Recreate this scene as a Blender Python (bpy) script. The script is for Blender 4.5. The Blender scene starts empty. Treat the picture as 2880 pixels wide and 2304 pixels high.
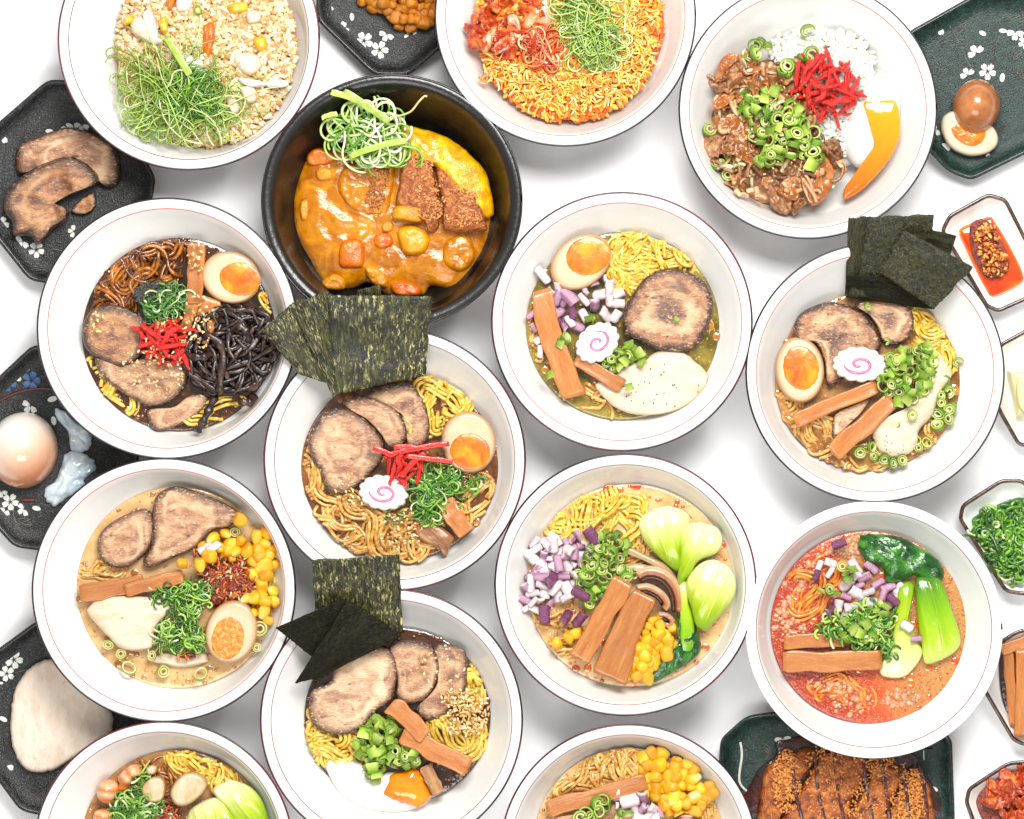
import bpy, math, random
import numpy as np
from mathutils import Vector, Matrix, noise as mnoise

# ------------------------------------------------------------------ camera, light, exposure
C = bpy.context.scene.collection
SC = bpy.context.scene
CAMZ, ZREF, U = 5.0, 0.06, 0.0003          # camera height, height of the bowl rims, metres per plan unit
cd = bpy.data.cameras.new("camera"); cam = bpy.data.objects.new("camera", cd); C.objects.link(cam)
cam.location = (0, 0, CAMZ)
cd.sensor_width = 36; cd.lens = 36*(CAMZ-ZREF)/(2880*U); cd.clip_start = .1; cd.clip_end = 60
SC.camera = cam
w = bpy.data.worlds.new("World"); SC.world = w; w.use_nodes = True
bg = w.node_tree.nodes["Background"]; bg.inputs[0].default_value = (1, .985, .965, 1); bg.inputs[1].default_value = .56
def area(name, loc, target, size, power, col=(1, 1, 1)):
    l = bpy.data.lights.new(name, 'AREA'); l.shape = 'RECTANGLE'; l.size = size[0]; l.size_y = size[1]; l.energy = power; l.color = col
    o = bpy.data.objects.new(name, l); C.objects.link(o); o.location = loc
    o.rotation_euler = (Vector(target)-Vector(loc)).to_track_quat('-Z', 'Y').to_euler(); return o
area("softbox", (.25, .95, 1.85), (0, 0, 0), (1.1, .7), 66, (1, .985, .96))
area("front_softbox", (-.15, -1.05, 1.75), (0, 0, 0), (1.3, .7), 17, (1, .99, .97))
SC.view_settings.view_transform = 'Standard'; SC.view_settings.look = 'None'; SC.view_settings.exposure = 0; SC.view_settings.gamma = 1
SC.cycles.max_bounces = 6; SC.cycles.caustics_reflective = False; SC.cycles.caustics_refractive = False

# ------------------------------------------------------------------ plan coordinates
RND = random.Random(7)
PL = [0, 0, 1]
def plan(ox, oy, s): PL[:] = [ox, oy, s]
def nat(p): return (PL[0]+p[0]*PL[2], PL[1]+p[1]*PL[2])
def wxy(n, z):                              # table plan -> metres, at height z
    f = (CAMZ-z)/(CAMZ-ZREF)
    return ((n[0]-1440)*U*f, (1152-n[1])*U*f)
def at(p, z): return Vector((*wxy(nat(p), z), z))
def L(d): return d*PL[2]*U                  # length in plan units of the current drawing -> metres

# ------------------------------------------------------------------ objects
def tag(o, label=None, cat=None, group=None, kind=None):
    for k, v in (('label', label), ('category', cat), ('group', group), ('kind', kind)):
        if v: o[k] = v
    return o
def wm(o): return (wm(o.parent) @ o.matrix_parent_inverse @ o.matrix_basis) if o.parent else o.matrix_basis.copy()
def adopt(o, parent):
    if parent: o.parent = parent; o.matrix_parent_inverse = wm(parent).inverted()
    return o
def link(name, me, loc=(0, 0, 0), rot=(0, 0, 0), scale=(1, 1, 1), parent=None):
    o = bpy.data.objects.new(name, me); C.objects.link(o)
    o.location = loc; o.rotation_euler = rot; o.scale = scale
    return adopt(o, parent)
def empty(name, loc=(0, 0, 0)):
    o = bpy.data.objects.new(name, None); C.objects.link(o); o.location = loc; o.empty_display_size = .02; return o

class MB:
    def __init__(s): s.v = []; s.f = []; s.a = {}; s.n = 0
    def add(s, pts_, f, **at):
        v = np.asarray(pts_, float).reshape(-1, 3)
        s.v.append(v)
        if isinstance(f, np.ndarray): s.f += (f+s.n).tolist()
        else: s.f += [[i+s.n for i in q] for q in f]
        for k, x in at.items():
            x = np.asarray(x, float)
            if k == 'col':
                x = np.broadcast_to(x, (len(v), 3))
            else: x = np.broadcast_to(x, (len(v),))
            s.a.setdefault(k, []).append(x)
        s.n += len(v)
    def mesh(s, name, m, smooth=True):
        me = bpy.data.meshes.new(name)
        v = np.concatenate(s.v)
        me.from_pydata(v.tolist(), [], s.f)
        for k, xs in s.a.items():
            x = np.concatenate(xs)
            if k == 'col':
                a = me.attributes.new('col', 'FLOAT_COLOR', 'POINT')
                a.data.foreach_set('color', np.concatenate([x, np.ones((len(x), 1))], 1).ravel())
            else:
                a = me.attributes.new(k, 'FLOAT', 'POINT'); a.data.foreach_set('value', x)
        if smooth: me.polygons.foreach_set('use_smooth', [True]*len(me.polygons))
        me.materials.append(m); me.update(); return me

def grid_faces(n, k, closed=True):
    i = np.arange(n-1)[:, None]*k; j = np.arange(k if closed else k-1)[None, :]
    j2 = (j+1) % k
    return np.stack([i+j, i+j2, i+k+j2, i+k+j], -1).reshape(-1, 4)
def sweep(mb, P, ra, rb=None, k=6, taper=None, cap=True, up=(0, 0, 1), **at):
    P = np.asarray(P, float); n = len(P); rb = ra if rb is None else rb
    T = np.gradient(P, axis=0); T /= np.linalg.norm(T, axis=1)[:, None]+1e-12
    up = np.asarray(up, float); A = np.cross(T, np.broadcast_to(up, T.shape)); nn = np.linalg.norm(A, axis=1)
    A[nn < 1e-3] = (1, 0, 0); A /= np.linalg.norm(A, axis=1)[:, None]
    B = np.cross(A, T)
    th = np.arange(k)/k*2*np.pi + (np.pi/4 if k == 4 else 0)
    tp = np.ones(n) if taper is None else np.asarray(taper)
    V = P[:, None]+(A[:, None]*np.cos(th)[None, :, None]*ra+B[:, None]*np.sin(th)[None, :, None]*rb)*tp[:, None, None]
    f = grid_faces(n, k)
    at2 = {}
    for key, x in at.items():
        x = np.asarray(x, float)
        if key != 'col' and x.shape == (n,): x = np.repeat(x, k)
        at2[key] = x
    fl = f[:, ::-1].tolist()
    if cap: fl += [list(range(k)), list(range((n-1)*k, n*k))[::-1]]
    mb.add(V.reshape(-1, 3), fl, **at2)
def spline(pts, n, closed=False):
    P = np.asarray(pts, float); m = len(P)
    t = np.linspace(0, m if closed else m-1, n, endpoint=not closed)
    i = np.floor(t).astype(int)
    if not closed: i = np.minimum(i, m-2)
    u = (t-i)[:, None]
    g = (lambda q: P[q % m]) if closed else (lambda q: P[np.clip(q, 0, m-1)])
    a, b, c, d = g(i-1), g(i), g(i+1), g(i+2)
    return .5*((2*b)+(c-a)*u+(2*a-5*b+4*c-d)*u**2+(3*b-a-3*c+d)*u**3)
def pn(x, y, z=0.): return mnoise.noise(Vector((x, y, z)))

# ------------------------------------------------------------------ materials
def lin(c):
    return tuple(((x/255)/12.92 if x/255 <= .04045 else ((x/255+.055)/1.055)**2.4) for x in c)+(1,)
ALB = .82
def colr(c): l = lin(c); g = 1.3 if ALBC[0] == ALB else 1; return tuple(x**g*ALBC[0] for x in l[:3])+(1,)
ALBC = [ALB]
MATS = {}
def mat(name, ramp, scale=200, detail=4, stretch=(1, 1, 1), rough=.45, bump=None, bs=None, coat=0, sss=0, edge=None, en=.3,
        use=None, speck=None, rand=0, spec=.5, dist=0, trans=0, metal=0, rrange=None, bstretch=None, alb=None):
    """ramp: [(pos, rgb255)]; edge: ramp over the 'edge' attribute (0 centre, 1 rim) mixed by the rim; use: attribute driving ramp"""
    ALBC[0] = alb or ALB
    m = bpy.data.materials.new(name); m.use_nodes = True; MATS[name] = m
    nt = m.node_tree; N = nt.nodes; K = nt.links; b = N["Principled BSDF"]
    def new(t, **k):
        n = N.new(t)
        for a, v in k.items(): setattr(n, a, v)
        return n
    def rampn(rp):
        r = new("ShaderNodeValToRGB"); e = r.color_ramp.elements
        while len(e) < len(rp): e.new(.5)
        for el, (p, c) in zip(e, rp): el.position = min(max(p, 0), 1); el.color = colr(c)
        return r
    def math_(op, a, bb):
        n = new("ShaderNodeMath", operation=op)
        for i, x in enumerate((a, bb)):
            if isinstance(x, (int, float)): n.inputs[i].default_value = x
            else: K.new(x, n.inputs[i])
        return n.outputs[0]
    tc = new("ShaderNodeTexCoord"); oi = new("ShaderNodeObjectInfo")
    off = new("ShaderNodeVectorMath", operation='ADD'); K.new(tc.outputs['Object'], off.inputs[0])
    sc_ = new("ShaderNodeVectorMath", operation='SCALE'); sc_.inputs[0].default_value = (1.7, 2.3, .9); K.new(oi.outputs['Random'], sc_.inputs[3]); K.new(sc_.outputs[0], off.inputs[1])
    def noi(s, d, st, ds=0):
        mp = new("ShaderNodeMapping"); mp.inputs['Scale'].default_value = st; K.new(off.outputs[0], mp.inputs[0])
        n = new("ShaderNodeTexNoise"); n.inputs['Scale'].default_value = s; n.inputs['Detail'].default_value = d; n.inputs['Distortion'].default_value = ds
        n.inputs['Roughness'].default_value = .6
        K.new(mp.outputs[0], n.inputs['Vector']); return n.outputs[0]
    n1 = noi(scale, detail, stretch, dist)
    n1c = math_('ADD', math_('MULTIPLY', math_('SUBTRACT', n1, .5), 1.6), .5)
    fac = n1c
    if use:
        at = new("ShaderNodeAttribute", attribute_name=use)
        fac = math_('ADD', at.outputs['Fac'], math_('MULTIPLY', math_('SUBTRACT', n1, .5), en*2))
    r = rampn(ramp); K.new(fac, r.inputs[0]); col = r.outputs[0]
    if ramp and use == 'col':
        at = new("ShaderNodeAttribute", attribute_name='col'); col = at.outputs['Color']
        hv = new("ShaderNodeHueSaturation"); K.new(col, hv.inputs['Color']); K.new(math_('ADD', math_('MULTIPLY', n1c, .5), .75), hv.inputs['Value']); col = hv.outputs[0]
    if edge:
        at = new("ShaderNodeAttribute", attribute_name='edge')
        f2 = math_('ADD', at.outputs['Fac'], math_('MULTIPLY', math_('SUBTRACT', n1, .5), en))
        p0, p1, ec = edge
        mr = new("ShaderNodeMapRange", interpolation_type='SMOOTHSTEP'); mr.inputs[1].default_value = p0; mr.inputs[2].default_value = p1; K.new(f2, mr.inputs[0])
        mx = new("ShaderNodeMix", data_type='RGBA'); K.new(mr.outputs[0], mx.inputs[0]); K.new(col, mx.inputs[6]); mx.inputs[7].default_value = colr(ec); col = mx.outputs[2]
    if speck:
        for (s2, lo, hi, c2) in (speck if isinstance(speck, list) else [speck]):
            sn = noi(s2, 2, stretch if bstretch is None else bstretch)
            mr = new("ShaderNodeMapRange"); mr.inputs[1].default_value = lo; mr.inputs[2].default_value = hi; K.new(sn, mr.inputs[0])
            mx = new("ShaderNodeMix", data_type='RGBA'); K.new(mr.outputs[0], mx.inputs[0]); K.new(col, mx.inputs[6]); mx.inputs[7].default_value = colr(c2); col = mx.outputs[2]
    if rand:
        hv = new("ShaderNodeHueSaturation"); K.new(col, hv.inputs['Color'])
        K.new(math_('ADD', math_('MULTIPLY', math_('SUBTRACT', oi.outputs['Random'], .5), rand*2), 1), hv.inputs['Value']); col = hv.outputs[0]
    K.new(col, b.inputs['Base Color'])
    b.inputs['Roughness'].default_value = rough
    if rrange:
        rn = noi(rrange[0], 2, (1, 1, 1)); mr = new("ShaderNodeMapRange"); mr.inputs[1].default_value = .35; mr.inputs[2].default_value = .65
        mr.inputs[3].default_value = rrange[1]; mr.inputs[4].default_value = rrange[2]; K.new(rn, mr.inputs[0]); K.new(mr.outputs[0], b.inputs['Roughness'])
    b.inputs['Specular IOR Level'].default_value = spec; b.inputs['Coat Weight'].default_value = coat; b.inputs['Coat Roughness'].default_value = .08
    b.inputs['Metallic'].default_value = metal
    if trans: b.inputs['Transmission Weight'].default_value = trans; b.inputs['IOR'].default_value = 1.34
    if sss:
        b.inputs['Subsurface Weight'].default_value = sss; b.inputs['Subsurface Scale'].default_value = .004
        b.inputs['Subsurface Radius'].default_value = (1, .6, .4)
    if bump:
        bn = noi(bs or scale*2, 4, bstretch or stretch); bp = new("ShaderNodeBump"); bp.inputs['Strength'].default_value = 1; bp.inputs['Distance'].default_value = bump
        K.new(bn, bp.inputs['Height']); K.new(bp.outputs[0], b.inputs['Normal'])
        if coat: K.new(bp.outputs[0], b.inputs['Coat Normal'])
    return m
one = lambda c: [(0, c), (1, c)]
def two(a, b, lo=.3, hi=.7): return [(lo, a), (hi, b)]
mat('table', two((250, 250, 252), (246, 246, 248)), scale=8, rough=.5, alb=.96)
mat('ceramic', two((232, 232, 229), (228, 228, 224)), scale=30, rough=.18, coat=.3, alb=.86, bump=.00012, bs=60)
mat('line_red', two((226, 112, 80), (206, 96, 76)), scale=40, rough=.3)
mat('line_brown', two((176, 104, 92), (140, 96, 92)), scale=40, rough=.3)
mat('line_dark', two((40, 32, 36), (62, 40, 44)), scale=40, rough=.3)
mat('line_maroon', two((125, 30, 52), (60, 32, 40), .4, .6), scale=16, rough=.3)
mat('black_glaze', two((26, 25, 23), (46, 45, 42)), scale=60, rough=.3, bump=.00025, bs=260, coat=.25, speck=(2200, .62, .72, (70, 70, 66)))
mat('plate_black', two((14, 15, 17), (40, 42, 44)), scale=160, rough=.34, spec=.35, bump=.0007, bs=700, coat=.15, speck=[(900, .56, .68, (112, 116, 118)), (620, .60, .70, (16, 17, 18))])
mat('plate_teal', two((14, 42, 38), (40, 80, 72)), scale=160, rough=.34, spec=.35, bump=.0007, bs=700, coat=.15, speck=[(900, .57, .68, (88, 120, 112)), (620, .60, .70, (14, 24, 23))])
mat('rim_highlight', two((30, 30, 31), (90, 92, 92), .45, .75), scale=200, rough=.2, coat=.6)
mat('print_white', alb=.9, ramp=two((226, 226, 216), (198, 204, 198)), scale=300, rough=.35)
mat('print_red', one((120, 52, 52)), rough=.35)
mat('print_brown', two((92, 70, 58), (70, 60, 40)), scale=300, rough=.4)
mat('print_line', two((150, 150, 140), (110, 104, 90)), scale=200, rough=.4)
mat('print_blue', two((110, 150, 190), (70, 105, 160)), scale=200, rough=.35)
mat('dish_white', two((243, 243, 240), (236, 237, 230)), alb=.9, scale=30, rough=.15, coat=.5, bump=.0002, bs=60)
mat('dish_rim', two((66, 44, 32), (130, 96, 70), .35, .75), scale=120, rough=.25, coat=.6, bump=.0003, bs=150)
mat('broth_dark', two((62, 36, 12), (112, 70, 24)), scale=60, rough=.06, coat=.5, spec=.6, bump=.0008, bs=90, speck=(350, .6, .7, (150, 100, 35)))
mat('broth_soy', two((112, 68, 28), (160, 110, 60)), scale=50, rough=.06, coat=.5, bump=.0008, bs=90, speck=(350, .6, .7, (186, 140, 84)))
mat('broth_clear', two((118, 104, 26), (178, 160, 84)), scale=45, rough=.05, coat=.5, bump=.0006, bs=80, speck=(330, .6, .68, (196, 178, 110)))
mat('broth_tan', two((150, 104, 52), (204, 160, 104)), scale=50, rough=.06, coat=.5, bump=.0006, bs=80, speck=(330, .6, .7, (222, 180, 120)))
mat('broth_cream', two((222, 184, 130), (236, 205, 158)), scale=50, rough=.08, coat=.4, sss=.2, bump=.0006, bs=80, speck=[(260, .6, .68, (218, 140, 60)), (700, .62, .7, (242, 220, 180))])
mat('broth_veg', two((232, 190, 136), (240, 214, 170)), scale=45, rough=.08, coat=.4, sss=.2, bump=.0006, bs=80, speck=[(160, .62, .68, (228, 130, 30)), (600, .62, .7, (246, 226, 190))])
mat('broth_tantan', [(0, (186, 70, 12)), (.38, (216, 100, 26)), (.5, (226, 140, 70)), (.62, (198, 146, 82)), (1, (206, 158, 98))], use='grad', en=.22, scale=28, rough=.08, coat=.5, bump=.0009, bs=240,
    speck=[(420, .58, .66, (196, 66, 10)), (900, .6, .68, (240, 176, 120))])
mat('noodle_yellow', two((228, 184, 66), (250, 224, 124), .3, .65), scale=180, rough=.16, coat=.5, sss=.25, bump=.00012, bs=200)
mat('noodle_pale', two((206, 152, 76), (244, 206, 132), .3, .65), scale=180, rough=.16, coat=.5, sss=.25, bump=.00012, bs=200)
mat('noodle_orange', two((226, 130, 40), (248, 176, 86)), scale=150, rough=.2, coat=.4, sss=.2, bump=.00012, bs=200)
mat('noodle_brown', two((142, 88, 26), (208, 150, 70)), scale=120, rough=.2, coat=.4, sss=.15, bump=.0004, bs=300)
mat('noodle_dark', [(.25, (84, 46, 12)), (.5, (166, 104, 24)), (.75, (206, 142, 40))], scale=110, rough=.15, coat=.5, bump=.0004, bs=300)
def pork(name, base, fat, crust, e0, e1, roll=None):
    m = mat(name, base, scale=85, detail=8, dist=.7, stretch=(.5, 1, 1), rough=.3, coat=.65, sss=.12, bump=.0011, bs=760, edge=(e0, e1, crust), en=.5,
            use='edge' if roll else None, speck=[(560, .56, .72, fat), (75, .56, .76, base[0][1]), (190, .62, .76, crust)])  # finest specks reuse the fat colour to paint wet glints
    nt = m.node_tree; N = nt.nodes; K = nt.links; b = N["Principled BSDF"]; src = b.inputs['Base Color'].links[0].from_socket
    b.inputs['Coat Roughness'].default_value = .16
    tc = N.new("ShaderNodeTexCoord"); oi = N.new("ShaderNodeObjectInfo"); ad = N.new("ShaderNodeVectorMath"); ad.operation = 'ADD'
    K.new(tc.outputs['Object'], ad.inputs[0]); K.new(oi.outputs['Random'], ad.inputs[1])
    at = N.new("ShaderNodeAttribute"); at.attribute_name = 'edge'
    def M_(op, a, bb):
        n = N.new("ShaderNodeMath"); n.operation = op
        for q, x in enumerate((a, bb)):
            if isinstance(x, (int, float)): n.inputs[q].default_value = x
            else: K.new(x, n.inputs[q])
        return n.outputs[0]
    def NZ(sc, off, det=4):
        a2 = N.new("ShaderNodeVectorMath"); a2.operation = 'ADD'; K.new(ad.outputs[0], a2.inputs[0]); a2.inputs[1].default_value = (off, off*.7, 0)
        n = N.new("ShaderNodeTexNoise"); n.inputs['Scale'].default_value = sc; n.inputs['Detail'].default_value = det; K.new(a2.outputs[0], n.inputs['Vector']); return n.outputs[0]
    wob = M_('ADD', at.outputs['Fac'], M_('MULTIPLY', M_('SUBTRACT', NZ(34, 3, 6), .5), 1.3))
    # broken layers of fat and lean that follow the outline for part of the way round
    for pos, wd, c, off, mix in ((.60, .12, fat, 1, .7), (.78, .07, crust, 2, .3), (.42, .10, base[0][1], 6, .3)):
        d = M_('ABSOLUTE', M_('SUBTRACT', wob, pos), 0)
        mr = N.new("ShaderNodeMapRange"); mr.inputs[1].default_value = wd; mr.inputs[2].default_value = wd*.2; mr.inputs[3].default_value = 0; mr.inputs[4].default_value = mix; K.new(d, mr.inputs[0])
        mk = N.new("ShaderNodeMapRange"); mk.inputs[1].default_value = .44; mk.inputs[2].default_value = .56; K.new(NZ(20, off*5, 2), mk.inputs[0])
        f = M_('MULTIPLY', mr.outputs[0], mk.outputs[0])
        mx = N.new("ShaderNodeMix"); mx.data_type = 'RGBA'; K.new(f, mx.inputs[0]); K.new(src, mx.inputs[6]); mx.inputs[7].default_value = colr(c); src = mx.outputs[2]
    K.new(src, b.inputs['Base Color'])
pork('pork', [(.12, (140, 90, 60)), (.36, (190, 142, 106)), (.58, (220, 178, 138)), (.85, (242, 212, 176))], (236, 206, 168), (84, 40, 18), .72, 1.0)
pork('pork_dark', [(.12, (104, 58, 34)), (.38, (164, 112, 74)), (.6, (202, 152, 104)), (.88, (224, 184, 138))], (216, 174, 128), (58, 26, 12), .66, .97)
pork('pork_pale', [(.12, (172, 122, 92)), (.38, (214, 174, 138)), (.62, (234, 202, 166)), (.88, (246, 224, 194))], (246, 224, 192), (104, 52, 24), .76, 1.0)
pork('pork_roll', [(0, (124, 84, 64)), (.26, (150, 108, 84)), (.42, (204, 162, 122)), (.55, (222, 184, 142)), (.66, (178, 122, 82)), (.8, (206, 156, 110)), (1, (160, 92, 50))], (236, 206, 168), (78, 34, 14), .74, .98, True)
mat('chicken', alb=.69, ramp=[(.3, (236, 208, 174)), (.5, (246, 226, 198)), (.7, (250, 234, 210))], scale=120, detail=7, stretch=(.3, 1, 1), rough=.45, coat=.15, sss=.3, bump=.0005, bs=250, edge=(.97, 1.06, (206, 160, 112)), speck=(330, .72, .76, (120, 96, 70)))
mat('chicken_cold', alb=.74, ramp=[(.3, (236, 212, 190)), (.48, (242, 222, 202)), (.7, (246, 231, 214))], scale=150, detail=8, dist=.4, rough=.5, coat=.08, sss=.2, bump=.0010, bs=260, stretch=(1, .35, 1), edge=(.96, 1.06, (226, 202, 164)), speck=(700, .68, .74, (206, 166, 138)))
mat('egg_white', two((243, 214, 174), (248, 226, 190)), alb=.66, scale=50, rough=.28, coat=.3, sss=.3, bump=.0002, bs=200, edge=(.72, 1.04, (214, 158, 104)), en=.1)
mat('egg_white_pale', alb=.66, ramp=two((243, 222, 186), (250, 234, 206)), scale=50, rough=.28, coat=.3, sss=.3, bump=.0002, bs=200, edge=(.93, 1.05, (216, 168, 116)), en=.1)
mat('egg_skin', two((178, 118, 70), (206, 148, 98)), scale=60, rough=.22, coat=.4, sss=.2, bump=.0001, bs=200)
mat('yolk', [(.2, (226, 112, 4)), (.5, (240, 146, 12)), (.8, (251, 184, 36))], scale=55, detail=3, dist=.6, rough=.3, coat=.25, sss=.2, bump=.0005, bs=120)
mat('yolk_set', [(.25, (222, 124, 20)), (.5, (240, 160, 44)), (.75, (248, 196, 88))], scale=300, rough=.3, coat=.3, sss=.2, bump=.0012, bs=420)
mat('yolk_run', two((244, 148, 0), (252, 184, 6)), scale=30, rough=.08, coat=.8, sss=.25, edge=(.8, 1.05, (232, 130, 0)))
mat('yolk_drip', [(0, (253, 186, 8)), (.45, (247, 164, 4)), (1, (222, 122, 4))], use='grad', en=.1, scale=40, rough=.08, coat=.8, sss=.2, bump=.0003, bs=60)
mat('egg_soft', alb=.69, ramp=two((246, 242, 236), (252, 249, 242)), scale=40, rough=.15, coat=.6, sss=.35, bump=.0004, bs=90)
mat('naruto_white', alb=.74, ramp=two((246, 240, 234), (252, 248, 244)), scale=200, rough=.35, coat=.2, sss=.3, bump=.0004, bs=500)
mat('naruto_pink', two((244, 116, 160), (248, 160, 190)), scale=200, rough=.4)
mat('menma', [(.1, (184, 118, 62)), (.45, (204, 142, 82)), (.6, (208, 148, 88)), (.9, (224, 172, 112))], scale=200, detail=7, stretch=(.16, 1, 1), rough=.28, coat=.4, sss=.35, bump=.00025, bs=600, bstretch=(.2, 1, 1), rand=.12, speck=(1300, .62, .7, (224, 170, 116)))  # fine pale specks paint a glisten on the strips
mat('menma_grey', [(.25, (146, 102, 62)), (.5, (180, 134, 90)), (.75, (204, 164, 120))], scale=160, detail=6, stretch=(.08, 1, 1), rough=.3, coat=.3, sss=.12, bump=.0004, bs=420, bstretch=(.08, 1, 1))
mat('onion', [(0, (250, 242, 240)), (.5, (244, 226, 230)), (.78, (206, 160, 190)), (1, (150, 78, 132))], use='edge', en=.14, scale=140, rough=.22, coat=.4, sss=.25, bump=.0004, bs=300, bstretch=(.2, 1, 1), rand=.08)
mat('onion_purple', [(0, (226, 186, 208)), (.35, (176, 108, 156)), (1, (116, 44, 90))], use='edge', en=.2, scale=140, rough=.2, coat=.5, sss=.15, bump=.0004, bs=300)
mat('scallion', [(0, (244, 245, 210)), (.35, (218, 230, 140)), (.7, (172, 200, 74)), (1, (118, 160, 42))], use='edge', en=.3, scale=120, rough=.28, coat=.3, sss=.2, bump=.0003, bs=300, rand=.3)
mat('shred', one((120, 160, 50)), use='col', scale=200, rough=.3, coat=.3, sss=.15)
mat('ginger', two((226, 26, 20), (252, 74, 58)), scale=160, stretch=(.3, 1, 1), rough=.22, coat=.5, sss=.25, bump=.0005, bs=400, rand=.12)
mat('woodear', [(.25, (36, 22, 17)), (.55, (76, 52, 42)), (.8, (118, 90, 76))], scale=120, rough=.34, coat=.2, bump=.0005, bs=300, rand=.25)
mat('corn', [(0, (252, 238, 186)), (.25, (254, 222, 90)), (.55, (253, 204, 26)), (1, (246, 178, 10))], use='edge', en=.25, scale=120, rough=.22, coat=.4, sss=.3, rand=.16, bump=.0002, bs=300)
mat('corn_roast', [(.2, (160, 88, 8)), (.5, (214, 142, 20)), (.85, (240, 186, 60))], scale=120, rough=.25, coat=.4, sss=.2, rand=.25, bump=.0003, bs=300)
mat('grain', one((200, 150, 90)), use='col', scale=300, rough=.5, coat=.1, sss=.3)
mat('meat_grain', one((150, 100, 60)), use='col', scale=150, rough=.3, coat=.35, bump=.0006, bs=500)
mat('curry', [(.2, (176, 108, 0)), (.5, (208, 142, 2)), (.8, (228, 168, 16))], scale=60, detail=6, dist=.9, rough=.18, coat=.4, spec=.4, bump=.0009, bs=150, speck=(800, .62, .7, (214, 150, 50)))
mat('curry_cube', [(.2, (220, 144, 4)), (.8, (242, 182, 20))], scale=90, rough=.28, coat=.15, sss=.1, bump=.0018, bs=240)
mat('carrot', [(.2, (216, 112, 4)), (.8, (238, 148, 14))], scale=70, rough=.28, coat=.15, sss=.2, bump=.0012, bs=200)
mat('potato', [(.2, (226, 160, 6)), (.8, (246, 190, 26))], scale=70, rough=.3, coat=.15, sss=.25, bump=.0012, bs=200)
mat('omelette', [(.2, (230, 156, 0)), (.5, (250, 190, 8)), (.8, (255, 218, 50))], scale=75, dist=.8, rough=.25, coat=.4, sss=.2, bump=.0014, bs=180)
mat('katsu', [(.2, (134, 70, 28)), (.5, (190, 116, 56)), (.8, (222, 158, 92))], scale=260, rough=.4, coat=.25, bump=.0018, bs=520)
mat('katsu_sauce', [(.2, (104, 44, 10)), (.44, (184, 104, 34)), (.78, (224, 152, 66))], scale=120, rough=.25, coat=.4, bump=.0018, bs=520)
mat('sauce_brown', two((50, 18, 8), (104, 40, 20)), scale=120, rough=.08, coat=.8, bump=.0006, bs=200)
mat('beef', [(.2, (112, 70, 42)), (.5, (180, 130, 86)), (.8, (228, 188, 146))], scale=110, detail=6, stretch=(.4, 1, 1), dist=1, rough=.36, coat=.2, sss=.08, bump=.0012, bs=350, rand=.3)
mat('beef_onion', [(.2, (160, 98, 44)), (.6, (196, 132, 70)), (.9, (214, 160, 100))], scale=90, stretch=(.4, 1, 1), rough=.2, coat=.5, sss=.2, bump=.0008, bs=300, rand=.2)
mat('kimchi', [(.2, (160, 52, 10)), (.5, (208, 92, 28)), (.8, (232, 158, 84))], scale=90, dist=1, rough=.18, coat=.5, sss=.2, bump=.001, bs=260, rand=.2)
mat('bok', [(0, (244, 246, 206)), (.3, (232, 238, 160)), (.62, (196, 216, 56)), (1, (150, 190, 24))], use='grad', en=.2, scale=90, stretch=(.25, 1, 1), rough=.2, coat=.45, sss=.3, bump=.001, bs=150, bstretch=(.1, 1, 1))
mat('bok_green', [(0, (226, 238, 150)), (.25, (196, 220, 60)), (.6, (160, 204, 20)), (1, (96, 152, 24))], use='grad', en=.2, scale=90, stretch=(.25, 1, 1), rough=.2, coat=.45, sss=.3, bump=.001, bs=150, bstretch=(.1, 1, 1))
mat('bok_leaf', [(.2, (6, 60, 14)), (.5, (30, 112, 28)), (.8, (104, 172, 60))], scale=80, stretch=(.5, 1, 1), dist=1, rough=.15, coat=.5, bump=.0018, bs=140)
mat('shiitake', [(0, (236, 212, 184)), (.35, (200, 140, 92)), (.6, (136, 84, 50)), (1, (92, 54, 32))], use='edge', en=.1, scale=120, rough=.28, coat=.4, bump=.0004, bs=300)
mat('gill', two((64, 38, 24), (110, 70, 44)), scale=300, rough=.4, bump=.0006, bs=500)
mat('enoki', two((196, 168, 128), (222, 200, 162)), scale=120, stretch=(.2, 1, 1), rough=.25, coat=.4, sss=.2, bump=.0004, bs=300)
mat('shrimp', alb=.70, ramp=[(0, (246, 150, 70)), (.22, (251, 206, 160)), (.42, (244, 130, 44)), (.6, (252, 212, 174)), (.8, (246, 140, 60)), (1, (250, 200, 160))], use='grad', en=.14, scale=60, rough=.22, coat=.4, sss=.3, bump=.0006, bs=200)
mat('scallop', alb=.66, ramp=[(.3, (222, 180, 122)), (.5, (238, 210, 166)), (.75, (246, 228, 194))], scale=90, detail=7, stretch=(1, .4, 1), rough=.25, coat=.4, sss=.3, bump=.0012, bs=300, edge=(.8, 1.05, (206, 148, 84)))
mat('chili', [(.25, (90, 26, 4)), (.5, (160, 62, 12)), (.8, (196, 100, 30))], scale=300, rough=.2, coat=.5, bump=.0015, bs=600)
mat('chili_oil', two((214, 78, 0), (240, 112, 8)), scale=40, rough=.06, coat=.8, sss=.15, edge=(.86, 1.04, (248, 150, 40)))
mat('garlic_oil', [(.3, (22, 16, 10)), (.55, (52, 36, 22)), (.8, (70, 66, 24))], scale=300, rough=.15, coat=.6, bump=.0014, bs=600)
mat('sesame', two((226, 186, 122), (244, 216, 160)), scale=400, rough=.35, coat=.2, use='col')
mat('butter', two((238, 228, 176), (246, 240, 200)), scale=60, rough=.3, coat=.2, sss=.35)
mat('gel', alb=.9, ramp=two((222, 234, 236), (190, 210, 224)), scale=50, rough=.06, coat=.7, sss=.5, bump=.0016, bs=70)
mat('onsen_egg', alb=.80, ramp=[(0, (222, 150, 108)), (.35, (240, 202, 174)), (.62, (245, 228, 214)), (1, (247, 242, 232))], use='grad', en=.1, scale=30, rough=.15, coat=.5, sss=.35, bump=.0001, bs=200)  # gradient paints a white highlight on the upper left side
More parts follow.
